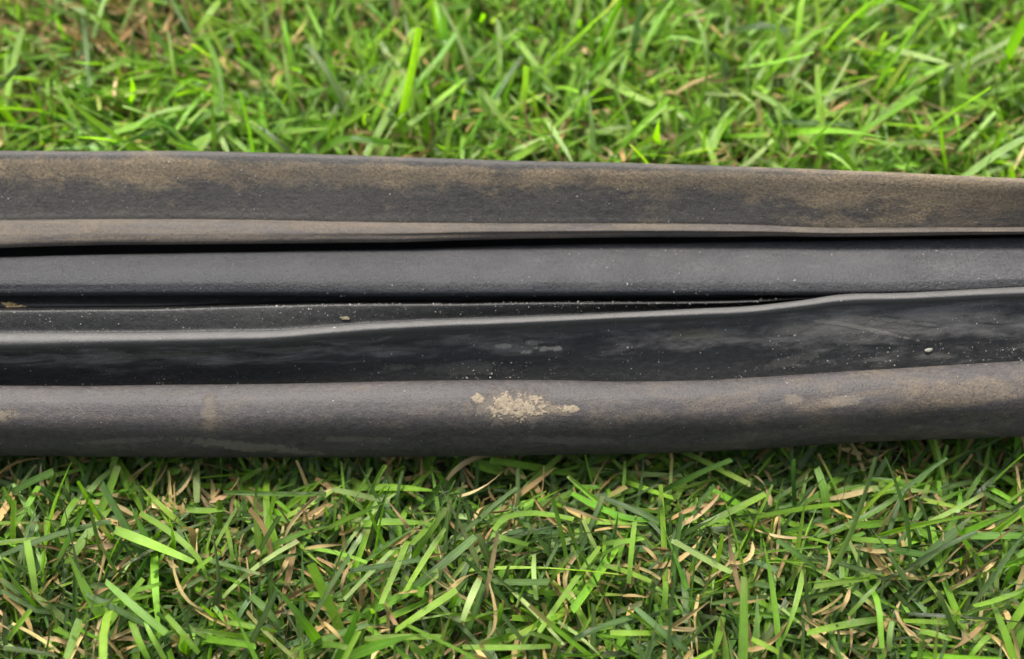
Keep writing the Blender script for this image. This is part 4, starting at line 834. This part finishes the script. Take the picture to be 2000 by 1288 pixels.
# long blades lying on top of the lawn: root, middle and tip (mm), width, kind
TOP_BLADES=[
(-105.2,87.9,15.7,-99.2,84.1,15.5,-93.7,81.9,13.6,1.56,'b'),
(-112.4,78.8,16.3,-113.3,68.1,14.8,-113.6,58.3,13.3,1.65,'b'),
(-89.1,66.4,6,-86.9,72.4,14,-85.5,78.8,21,0.96,'S'),
(-100.2,83.7,14.4,-96.4,71.5,16.6,-94.2,61.4,16.2,1.43,'g'),
(-68.3,87.6,16,-70.2,82.3,16.7,-73.2,78.6,14.8,1.67,'b'),
(-80.4,88.9,14.7,-76.3,81.8,16.9,-73.6,76.7,16.9,1.2,'g'),
(-71.9,79.6,13.7,-65.7,65.7,15.8,-65.1,55.2,15.3,1.43,'m'),
(-86.9,50,15.8,-80.8,53.8,14.4,-75,57,12.9,1.57,'b'),
(-51.3,50.9,14,-45.6,50.5,15.7,-40.5,51.3,15.4,1.24,'b'),
(-44.4,69.5,6,-43.4,75.7,14,-42.8,83,21,1.08,'S'),
(-78.5,77.3,17.2,-76.6,69.8,17.5,-76.1,65.3,15.1,1.17,'b'),
(-92,65.4,17.5,-89,67.3,17.1,-87.2,71.3,15.2,1.6,'b'),
(-20.7,75.6,13.4,-26.2,59.2,14.6,-31.8,43.8,16,2.13,'b'),
(-10.6,66.4,13.7,-16.9,58.5,15.1,-22.6,52.6,15,1.98,'b'),
(-3.3,81.2,16.6,-2.8,74.3,15.6,-2.9,66.9,14.3,1.77,'b'),
(0,78.2,15.3,5.3,68.2,16.4,10,62.1,14,1.65,'b'),
(2.5,72,15.1,-0.7,66.3,14.8,-4,60.9,13.1,1.52,'g'),
(-7.2,62,16.2,-3.1,55.1,15.8,1.6,50.4,13.4,1.6,'b'),
(7.5,54.9,14.4,10.3,47.7,16.3,13.1,42.1,16.3,1.36,'p'),
(16,61,14.9,13,55.8,15.9,9.5,53,13.8,1.38,'b'),
(25.6,87.8,14.1,22.9,79.7,15.4,19.6,72.6,15.7,1.45,'b'),
(37.9,88.9,14.6,31.8,78.2,14.5,29.7,72.1,12.6,1.2,'b'),
(-20,82.3,6,-19.2,82.4,14,-18.6,83,21,1.1,'S'),
(10.1,70.5,6,10.2,75.4,14,10.1,80.5,21,1.08,'S'),
(27.9,64.9,6,27.6,68.3,14,27.2,72.6,21,0.95,'S'),
(26.5,73,15.7,22.4,67.3,16.9,19.4,63.7,14.5,1.52,'b'),
(17.8,51.6,13.6,21.9,51.4,15.2,26,52.1,15,1.13,'p'),
(69.9,75.9,14.8,65.8,69.5,16,62.3,63.6,16.7,1.53,'p'),
(58.8,70.3,15.9,55.9,65.8,16.4,53.8,62.4,14.9,1.39,'b'),
(92.8,62.5,16,87.6,59.7,15.1,82.3,56.6,13.5,1.37,'b'),
(117.4,77.3,16.2,107.9,72.2,15.5,98.6,67.6,13.5,1.53,'p'),
(117,74.1,14.1,109.4,70.6,15.5,102.4,66.8,16.6,1.41,'p'),
(68.5,56.8,17.4,72.7,59.5,16.9,78,63,14.9,1.35,'p'),
(66.4,53.5,16.2,71.8,54.8,16.4,78.3,57.1,14.9,1.24,'b'),
(59.2,53.3,15.3,66.6,51.9,16.6,75,52,15.8,1.13,'g'),
(75.3,47.1,16.6,82.8,46.8,16.1,90.8,48.6,13.8,1.22,'b'),
(49.2,40.7,15.7,53,43.7,16.3,57.3,49.1,14.5,1.21,'p'),
(65.3,85.4,16.8,62.7,82.4,15.8,60.5,79.2,14.3,1.43,'b'),
(86,74,15.3,91.4,69.8,17.5,97,67.5,18,1.64,'p'),
(100.6,89.6,13,94.1,82.5,14.6,88.9,76.9,15.2,1.46,'b'),
(42.6,61.9,14.3,46.5,60.1,15.9,51.1,60.7,15.5,1.15,'p'),
(-42.5,75.3,13.6,-45,80.2,15,-47.9,86.6,15.4,1.18,'b'),
(-93.7,-25.9,6.5,-89.3,-25.4,7,-85.3,-23.8,5.5,1.2,'b'),
(-74.5,-29.8,5.5,-75.6,-26.8,7,-77.7,-22.7,6.5,1.1,'m'),
(-61.1,-30.8,6.5,-61.6,-26.6,7,-62.5,-21.7,5.5,1.49,'p'),
(-83.4,-30.9,9.4,-84,-33.8,10.9,-84.8,-36.6,10.4,1.37,'b'),
(-93.9,-43.1,13.4,-83.7,-39.5,15,-74.1,-36.8,14.8,1.22,'g'),
(-73.8,-38,13.1,-65.5,-41.4,14.7,-58.2,-44.3,13.9,2,'b'),
(-69.9,-34.6,12.3,-59.6,-41.3,12.8,-56.2,-46.9,11.3,1.35,'b'),
(-73.3,-48,14.8,-66.6,-53.1,16.5,-60.3,-57.7,17.4,1.66,'b'),
(-76.8,-50.1,14,-69.1,-53.7,16,-62.5,-56.8,15.5,1.29,'d'),
(-61.5,-54.1,14.8,-57.8,-57.5,16.1,-55.1,-60.5,14.1,1.18,'b'),
(-61.7,-33.4,10.8,-57.6,-34.1,12.2,-54,-33.8,11.8,1.26,'b'),
(-52.3,-33.1,10.6,-53.9,-37.9,12.1,-55.7,-42,11.6,0.87,'b'),
(-52.8,-37.8,14.7,-51.1,-41.7,16.6,-50.6,-44.6,15.5,0.94,'b'),
(-50.3,-55.5,15.6,-46,-56.2,16.1,-41.5,-56.8,14.8,1,'b'),
(-47.4,-50.1,12.6,-43.7,-53.3,14.8,-41.2,-56,13.4,1.49,'d'),
(-87.6,-41.3,17.9,-86,-46.1,17.3,-85.3,-50.1,15.4,1.57,'b'),
(-77,-54.7,14.6,-76.9,-58.4,16,-77.1,-62,17,1.73,'b'),
(-67.5,-55.1,15.3,-65.3,-58.6,16.4,-63.8,-61.5,14.2,1.36,'b'),
(-64.7,-55.3,16.2,-62.5,-58.7,16.4,-60.7,-61.6,14.8,1.17,'b'),
(-62.1,-43.6,14.1,-58.9,-50.4,15.4,-54.7,-53.1,14.6,0.75,'s'),
(-89.4,-59.7,14.7,-83.7,-60.5,16.1,-78.8,-61.3,17,1.08,'g'),
(-68.1,-50.4,16.7,-65.5,-49.4,15.9,-63.5,-48.2,14,0.91,'b'),
(-55.7,-29.2,8.4,-45.7,-30,9.9,-35.7,-29.9,9.4,1.38,'m'),
(-38,-41.9,14.1,-34.5,-41.5,14.9,-30.9,-40.9,13.6,0.85,'s'),
(-92,-27.8,7.6,-93.4,-33.7,9.1,-96,-38.2,8.6,1.39,'m'),
(-85.8,-53,14.9,-87.6,-55.4,14.4,-89.6,-58,13.2,1.19,'b'),
(-34.9,-28.6,8,-29.3,-30.2,9.5,-23.6,-31.4,9,1.29,'p'),
(-21.8,-42,13.9,-25.8,-47.2,16.1,-29.8,-51.7,16.5,1.22,'p'),
(-19.1,-40.6,15.1,-21.1,-46.9,16.8,-23.1,-52.6,17.4,1.31,'b'),
(-12.5,-37.9,13.9,-15.6,-43.7,15.4,-19.1,-49.9,15,1.33,'b'),
(-6.7,-40.1,16,-12.1,-45,16.6,-17.7,-48.8,15.1,1.68,'d'),
(-9.9,-49.6,15.1,-15.3,-53.8,17.4,-20.5,-57,16.2,1.47,'b'),
(-5.9,-47.6,14.7,-7.4,-51.5,16,-8.7,-55.1,15.4,1.48,'p'),
(16.2,-41.3,13.4,10.7,-48.8,15,4.7,-57.2,15.3,1.23,'b'),
(4.1,-42.9,13.8,4,-47.4,15.6,4.4,-51.3,14.8,1.13,'p'),
(-3.4,-37.9,12.4,1.5,-34.9,12.9,11.6,-35.5,11.4,1.24,'b'),
(11.5,-29.6,8.6,19.4,-34.1,10.1,26,-35.1,9.6,1.38,'m'),
(15.8,-30.1,8.9,22,-32.9,10.4,27.9,-35.6,9.9,1.28,'g'),
(11.9,-28,7.6,14.5,-28.5,9.1,17.4,-28.2,8.6,1.09,'m'),
(-3.7,-39.6,15.8,-0.1,-40.6,15.4,3,-41.1,14.1,1.12,'b'),
(29.4,-40.3,14.2,33.3,-42.7,15.6,37,-44.7,16.3,1.32,'p'),
(16.3,-41.6,17.3,20,-41,15.8,24.1,-40,14.5,1.11,'b'),
(22.5,-37.5,16.4,21.6,-43.3,16.2,21.1,-48.3,14.3,1.13,'b'),
(16.9,-44.5,12.7,20.8,-46.3,14.8,25.1,-48.1,15.1,1.03,'b'),
(27.5,-48.3,16,27.3,-51.1,15,26.8,-53.9,13.3,1.19,'b'),
(-25.8,-58.4,16.1,-19,-58.1,16.4,-12.3,-57.8,14.8,1.26,'b'),
(-8.7,-59.5,14.3,-0.9,-59.8,15.8,6.9,-59.2,13.6,1.17,'b'),
(10.8,-58.3,15.8,15.9,-56.4,16.9,21.9,-54.2,14.8,1.26,'d'),
(21.7,-53.2,16.9,26.1,-57.1,17,30.9,-60.3,14.9,1.36,'g'),
(20,-55.4,15.1,21.3,-58.5,16,23,-61.5,14.1,1.09,'g'),
(2.9,-57.6,17.8,5.9,-58.3,17.2,8.6,-59.2,14.9,1.07,'b'),
(17.2,-57.4,16.6,21.2,-57.5,16.8,25.4,-57,14.4,1.17,'b'),
(-29.4,-46,14.3,-22.1,-45.4,16.4,-15.7,-43.9,14.8,1.12,'g'),
(-30.4,-50.4,15.5,-30.1,-47.3,16.3,-28.3,-43.6,15,0.73,'s'),
(-21.4,-50.3,13.6,-18.4,-49.9,14.9,-15.1,-49.7,14.1,0.74,'s'),
(-4.1,-48.4,14.9,-2.9,-55.2,16.2,-4.7,-58.3,15.4,0.74,'s'),
(23.8,-41.9,15.9,25.4,-43.6,16.7,26.7,-45.2,15.4,0.84,'s'),
(19.9,-50.6,14.6,21.8,-50.8,15.9,24.2,-51,15.1,0.64,'s'),
(-33.3,-55.4,15.6,-31.1,-57.3,16.9,-29.4,-59.1,16.1,0.81,'s'),
(9.7,-33.1,11.4,13.6,-34.7,12.2,17.4,-35.9,10.9,0.77,'s'),
(34.9,-36.7,9.7,41.8,-33.5,10.2,48.9,-29.7,8.7,1.55,'b'),
(82.3,-25.3,6.2,76.6,-35.8,7.7,73.4,-41.5,7.2,1.31,'b'),
(97.6,-23.7,6.5,92.2,-27.7,7,87.9,-30.9,5.5,1.31,'g'),
(39.9,-46.4,14.7,34.4,-44.1,16.3,29.6,-40.9,16.1,1.21,'p'),
(52.9,-45.8,14.8,50.2,-52.7,15.8,47.4,-58.7,14.3,1.3,'b'),
(66.5,-47.8,14.9,63.2,-50.9,15.3,60.1,-53.9,13.9,1.11,'b'),
(67.6,-54.1,13.5,59.8,-55.4,13.9,52.7,-56.8,12.6,1.47,'b'),
(77.1,-58.4,16.1,74.4,-57.4,15.5,72.5,-56.7,13.8,1.26,'b'),
(78.2,-55.2,13.6,73.6,-55.2,14.9,70.3,-54.6,12.6,1.01,'b'),
(84.2,-57.6,15.2,81.8,-59.4,16,80.4,-61.1,14.4,1.08,'b'),
(53.6,-49.7,17.7,59.1,-48.5,16.6,64.6,-47.4,14.9,1.18,'b'),
(41.9,-58.4,16.3,44.9,-60.1,16.9,48.8,-61.7,14.9,1.08,'b'),
(92.1,-49.3,14.9,87,-51.3,15.5,82.7,-52.4,14.3,1.1,'b'),
(85.4,-39,15.4,78.2,-42,14.6,71.8,-45.3,12.7,1.22,'d'),
(47.8,-41.3,17.8,51.5,-43.8,17.2,55.1,-45.8,14.9,1.29,'d'),
(62.2,-40.3,15.3,65.7,-41,16.6,69.8,-41.3,16.6,1.12,'b'),
(66.9,-55.3,16.3,66.4,-57.8,15.5,66.6,-60.1,13.5,1.26,'p'),
(57.5,-41.9,15.2,57.2,-44.9,16.5,56,-47.3,15.7,0.75,'s'),
(60.8,-49.3,14.7,59.7,-51.5,15.5,58.8,-53.4,14.2,0.92,'s'),
(69.8,-51.4,13.8,68.6,-54.8,15.1,72.4,-58.4,14.3,0.83,'s'),
(93.9,-34.3,12.1,88.9,-36.3,12.6,84.5,-37.9,11.1,1.16,'m'),
(64.2,-25.9,6.5,59.4,-29.4,8.1,55.3,-31.9,7.5,1.2,'m'),
(70.2,-25.9,6.5,74.2,-26.9,8.1,78.8,-26.8,7.5,1.1,'m'),
(35.6,-52.2,15.6,40.8,-51.2,14.4,46.4,-50.2,12.7,0.91,'d'),
(46.4,-35,11.1,54.2,-33.6,11.6,62.5,-32.2,10.1,1.06,'m'),
]

gm = grass_material('grass_blade', 0.50, 0.27, 0.6)
sm = grass_material('dry_grass_blade', 0.14, 0.6, 0.35)
Vs, Ts = [], []
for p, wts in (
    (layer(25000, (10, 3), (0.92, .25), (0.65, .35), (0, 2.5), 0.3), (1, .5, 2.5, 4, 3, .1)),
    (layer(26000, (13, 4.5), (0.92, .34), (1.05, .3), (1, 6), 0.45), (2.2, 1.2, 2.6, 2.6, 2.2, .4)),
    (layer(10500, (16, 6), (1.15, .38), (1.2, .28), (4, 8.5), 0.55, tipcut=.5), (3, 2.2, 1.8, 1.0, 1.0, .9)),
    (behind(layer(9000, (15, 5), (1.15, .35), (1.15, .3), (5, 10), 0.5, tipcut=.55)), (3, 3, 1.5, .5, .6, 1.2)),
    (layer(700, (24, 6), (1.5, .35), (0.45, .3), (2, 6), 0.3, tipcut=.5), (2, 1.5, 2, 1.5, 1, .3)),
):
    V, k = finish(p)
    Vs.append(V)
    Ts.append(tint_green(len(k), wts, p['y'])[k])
def top_blades(kinds):
    rows = [r for r in TOP_BLADES if r[10] in kinds]
    P = np.array([r[:9] for r in rows]).reshape(-1, 3, 3)
    n = len(P)
    t = np.linspace(0, 1, NSEG+1)[None, :, None]
    # quadratic curve through the three points
    C = P[:, None, 0]*(2*(t-.5)*(t-1))+P[:, None, 1]*(-4*t*(t-1))+P[:, None, 2]*(2*t*(t-.5))
    d = np.gradient(C, axis=1)
    d /= np.linalg.norm(d, axis=2, keepdims=True)
    side = np.cross(d, np.array([0, -0.25, 1.0]))
    side /= np.linalg.norm(side, axis=2, keepdims=True)
    up = np.cross(side, d)
    tw = (rng.normal(0, 0.25, (n, 1))+rng.normal(0, 0.35, (n, 1))*np.linspace(-1, 1, NSEG+1)[None, :])[..., None]
    s2 = side*np.cos(tw)+up*np.sin(tw)
    n2 = np.cross(s2, d)
    tt = np.linspace(0, 1, NSEG+1)[None, :]
    wid = np.array([r[9] for r in rows])[:, None]*0.45*(0.8+0.2*np.clip(tt*5, 0, 1))*(1-0.22*tt**2)
    st = np.array([r[10] in 'sS' for r in rows])[:, None]
    wid = wid*np.where(st, (1-0.75*np.clip(np.abs(tt-0.45)*1.8, 0, 1)**2), 1)
    wid = wid[..., None]
    fo = rng.uniform(0.05, 0.45, (n, 1, 1))
    L_ = C-s2*wid*np.cos(fo)+n2*wid*np.sin(fo)
    R_ = C+s2*wid*np.cos(fo)+n2*wid*np.sin(fo)
    sk = rng.uniform(-.5, .5, (n, 1))
    L_[:, -1] += d[:, -1]*sk*wid[:, -1]
    R_[:, -1] -= d[:, -1]*sk*wid[:, -1]
    cmap = dict(b=GREENS[1]*0.92, p=GREENS[5]*0.92, d=GREENS[3]*1.15, g=GREENS[4]*1.2, m=GREENS[0]*0.85, S=GREENS[3]*1.2, s=STRAW[0])
    T = np.array([cmap[r[10]] for r in rows])*rng.uniform(.85, 1.15, (n, 1))
    T = np.repeat(T[:, None, :], NSEG+1, 1)*(0.92+0.24*np.sin(tt*rng.uniform(1.5, 5, (n, 1))+rng.uniform(0, 6, (n, 1))))[..., None]*(1+rng.normal(0, .035, (n, 1, 3)))
    k = keep_clear(C)
    return np.stack([L_, C, R_], 2)[k], T[k]

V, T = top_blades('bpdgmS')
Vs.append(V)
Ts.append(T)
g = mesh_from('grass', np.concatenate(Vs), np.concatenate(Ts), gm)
tag(g, 'mown green lawn grass under and around the rubber seal', 'grass', 'stuff')

Vs, Ts = [], []
for (n, ln, wd, lean, z0) in ((7500, (8, 3), (0.9, .3), (1.15, .4), (2, 7)), (7000, (9.5, 3.5), (0.9, .28), (1.3, .35), (6, 11)), (800, (10, 3.5), (0.95, .28), (1.2, .4), (3, 10))):
    p = layer(n, ln, wd, lean, z0, 0.2, thin_amt=0.3, tipcut=.35)
    if n == 800:                                   # straw tangle over the bare patch
        q_ = rng.normal(0, 1, (2, len(p['x'])))
        p['x'], p['y'] = -92+24*q_[0], 86+13*q_[1]
    m_ = len(p['x'])
    p['curl'] = rng.normal(0.2, 0.9, m_)
    p['twist'] = rng.normal(0, 1.8, m_)
    p['sweep'] = rng.normal(0, 0.8, m_)
    p['fold'] = rng.uniform(0.2, 0.9, m_)
    p['kink'] = np.where(rng.uniform(0, 1, m_) < 0.35, rng.uniform(-1.2, 1.4, m_), 0)
    V, k = finish(p)
    kk = rng.uniform(0, 1, k.sum()) > 0.3*np.clip((p['y'][k]-10)/30, 0, 1)      # less thatch in the grass behind
    Vs.append(V[kk])
    Ts.append(tint_straw(len(k))[k][kk])
V, T = top_blades('s')
Vs.append(V)
Ts.append(T)
g = mesh_from('dry_grass', np.concatenate(Vs), np.concatenate(Ts), sm)
tag(g, 'dead straw coloured blades tangled among the green lawn grass', 'dry grass', 'stuff')

# ------------------------------------------------------------------ crumbs and grit on the seal
def surf(part, X, idx):
    """point on a part of the seal at X mm along it and control index across it"""
    j = int(np.clip(round(X-STX[0]), 0, len(STX)-1))
    pts, ids = catmull(SEC[part][j], 4)
    i = int(np.argmin(np.abs(ids-idx)))
    return np.array([X, pts[i, 0], pts[i, 1]])

def crumb_material(name, c1, c2, rough=0.85):
    q = NT(name)
    co = q.n('ShaderNodeTexCoord').outputs['Object']
    n = q.noise(co, 1400, 5, 0.7)
    q.put(q.bsdf.inputs['Base Color'], q.mix(q.step(n, .3, .7), c1, c2))
    q.bsdf.inputs['Roughness'].default_value = rough
    q.put(q.bsdf.inputs['Normal'], q.bump(n, 0.15*MM))
    return q.m

def lump(r, size, seed, sub=3, rough=0.25):
    """uneven stone-like blob: (verts in mm, faces)"""
    import bmesh
    bm = bmesh.new()
    bmesh.ops.create_icosphere(bm, subdivisions=sub, radius=1)
    rr = np.random.default_rng(seed)
    ks = rr.normal(0, 1, (7, 3))*np.array([1.6, 1.6, 1.6])
    ph = rr.uniform(0, 6.28, 7)
    V = np.array([v.co[:] for v in bm.verts])
    f = 1+rough*sum(np.sin(V@(k*(1+i*.5))+p)/(1+i*.6) for i, (k, p) in enumerate(zip(ks, ph)))*0.5
    V = V*f[:, None]*np.array(size)
    F = [[v.index for v in fc.verts] for fc in bm.faces]
    bm.free()
    return V, F

def place_crumb(name, loc, size, rotz, seed, mat, label, cat, rough=0.3, bend=0.0):
    V, F = lump(1, size, seed, 4, rough)
    V[:, 2] += bend*(V[:, 0]/size[0])**2
    me = bpy.data.meshes.new(name)
    me.from_pydata((V*MM).tolist(), [], F)
    me.polygons.foreach_set('use_smooth', np.ones(len(F), dtype=bool))
    me.materials.append(mat)
    o = bpy.data.objects.new(name, me)
    col.objects.link(o)
    o.location = tuple(np.array(loc)*MM)
    o.rotation_euler = (0, 0, rotz)
    tag(o, label, cat)
    return o

cm = crumb_material('dry_straw_crumb', (0.22, 0.15, 0.06), (0.42, 0.31, 0.15))
pm = crumb_material('pale_seed', (0.09, 0.09, 0.07), (0.18, 0.175, 0.14), 0.7)
dm = crumb_material('dry_dirt_crumb', (0.04, 0.034, 0.02), (0.10, 0.085, 0.05))
place_crumb('straw_crumb', surf('inner_flap', -98.6, 3.4)+[0, 0, .5], (1.8, .55, .45), -0.15, 3, cm,
            'tan crumb of straw caught in the dark groove at the left end', 'crumb', 0.75, 0.15)
place_crumb('seed', surf('folded_lip', 80.5, 15.0)+[0, -.1, .15], (.8, .42, .32), 0.35, 5, pm,
            'pale oval seed lying on the black fold near the right end', 'seed', 0.12)
place_crumb('dirt_crumb', surf('folded_lip', -32.6, 4.3)+[0, 0, .02], (0.95, .42, .06), 0.1, 21, dm,
            'flat yellowish dirt crumb on the shelf behind the pale ridge', 'crumb', 0.9)

def build_grit():
    r = np.random.default_rng(11)
    spots = []
    for n, part, xa, xb, ia, ib in ((150, 'folded_lip', -105, 60, 2.2, 5.0), (70, 'folded_lip', -105, 105, 15.2, 16.2), (60, 'folded_lip', 50, 105, 14.6, 15.9),
                                    (40, 'centre_strip', -105, 105, 9.0, 10.2), (45, 'centre_strip', 10, 105, 3.6, 4.8), (35, 'back_flange', -105, 105, 8, 11.5),
                                    (45, 'front_tube', -105, 105, 3.2, 4.6), (130, 'folded_lip', -50, 30, 1.8, 2.9), (60, 'folded_lip', -45, -20, 2.0, 4.6), (26, 'folded_lip', -10, 4, 14.6, 16.0), (14, 'folded_lip', 47, 53, 1.8, 3.5)):
        for _ in range(n):
            spots.append((surf(part, r.uniform(xa, xb), r.uniform(ia, ib)), r.lognormal(-2.55, .38)))
    VV, FF, base = [], [], 0
    for k, (p, s) in enumerate(spots):
        V, F = lump(1, (s*r.uniform(.8, 1.6), s, s*.8), 100+k, 1, .5)
        a = r.uniform(0, 6.28)
        V = V@np.array([[math.cos(a), math.sin(a), 0], [-math.sin(a), math.cos(a), 0], [0, 0, 1]])
        VV.append(V+p+[0, 0, s*.3])
        FF += [[i+base for i in f] for f in F]
        base += len(V)
    me = bpy.data.meshes.new('grit')
    me.from_pydata((np.concatenate(VV)*MM).tolist(), [], FF)
    me.materials.append(crumb_material('pale_grit', (0.06, 0.055, 0.048), (0.22, 0.20, 0.17), 0.9))
    o = bpy.data.objects.new('grit', me)
    col.objects.link(o)
    tag(o, 'fine pale grit scattered over the rubber seal', 'grit', 'stuff')
build_grit()

# ------------------------------------------------------------------ crusts of dried mud on the front tube
from mathutils import noise as mnoise

def mud_crust(x0, a0, rx, ra, seed, thick):
    nx, na = int(rx*2.8/0.13), int(ra*2.8/0.035)
    us = np.linspace(x0-rx*1.4, x0+rx*1.4, nx)
    as_ = np.linspace(a0-ra*1.4, a0+ra*1.4, na)
    H_ = np.zeros((nx, na))
    P_ = np.zeros((nx, na, 3))
    for i, u in enumerate(us):
        j = (u-STX[0])
        j0 = int(j)
        f = j-j0
        A, ids = catmull(SEC['front_tube'][j0]*(1-f)+SEC['front_tube'][j0+1]*f, 4)
        for k, a in enumerate(as_):
            P_[i, k] = (u, np.interp(a, ids, A[:, 0]), np.interp(a, ids, A[:, 1]))
            mm = (a-a0)/ra
            w_ = mnoise.fractal(Vector((u*.55+seed, P_[i, k, 1]*.75, seed*.7)), 0.6, 2.1, 6)
            w2 = mnoise.fractal(Vector((u*2.2, P_[i, k, 1]*2.2, seed+9)), 0.8, 2.0, 4)
            H_[i, k] = 0.62-((u-x0)/rx)**2-mm**2+w_*0.95+w2*0.42
    dU = np.gradient(P_, axis=0)
    dA = np.gradient(P_, axis=1)
    N_ = np.cross(dA, dU)
    N_ /= np.linalg.norm(N_, axis=2, keepdims=True)
    N_ *= np.sign(N_[..., 2:3]+1e-9)
    h = np.clip(H_, -0.15, 0.8)
    off = np.where(h > 0, 0.05+thick*np.sqrt(np.clip(h, 0, None)), 0.02-0.4*np.clip(-h, 0, .3))
    Q = P_+N_*off[..., None]
    F = []
    for i in range(nx-1):
        for k in range(na-1):
            if max(H_[i, k], H_[i+1, k], H_[i, k+1], H_[i+1, k+1]) > 0:
                F.append((i*na+k, (i+1)*na+k, (i+1)*na+k+1, i*na+k+1))
    me = bpy.data.meshes.new('dried_mud')
    me.from_pydata((Q.reshape(-1, 3)*MM).tolist(), [], F)
    import bmesh
    bm = bmesh.new()
    bm.from_mesh(me)
    bmesh.ops.delete(bm, geom=[v for v in bm.verts if not v.link_faces], context='VERTS')
    bmesh.ops.recalc_face_normals(bm, faces=bm.faces)
    bm.to_mesh(me)
    bm.free()
    me.polygons.foreach_set('use_smooth', np.ones(len(me.polygons), dtype=bool))
    me.materials.append(MUD)
    o = bpy.data.objects.new('dried_mud', me)
    col.objects.link(o)
    o.parent = bpy.data.objects['front_tube']
    return o
MUD = crumb_material('dried_mud', (0.085, 0.068, 0.046), (0.17, 0.138, 0.096), 0.95)
mud_crust(0.4, 6.0, 6.0, 1.3, 3.3, 0.08)
mud_crust(-6.7, 5.35, 1.5, .55, 8.1, 0.12)
mud_crust(10.2, 6.1, 2.6, .5, 5.2, 0.05)
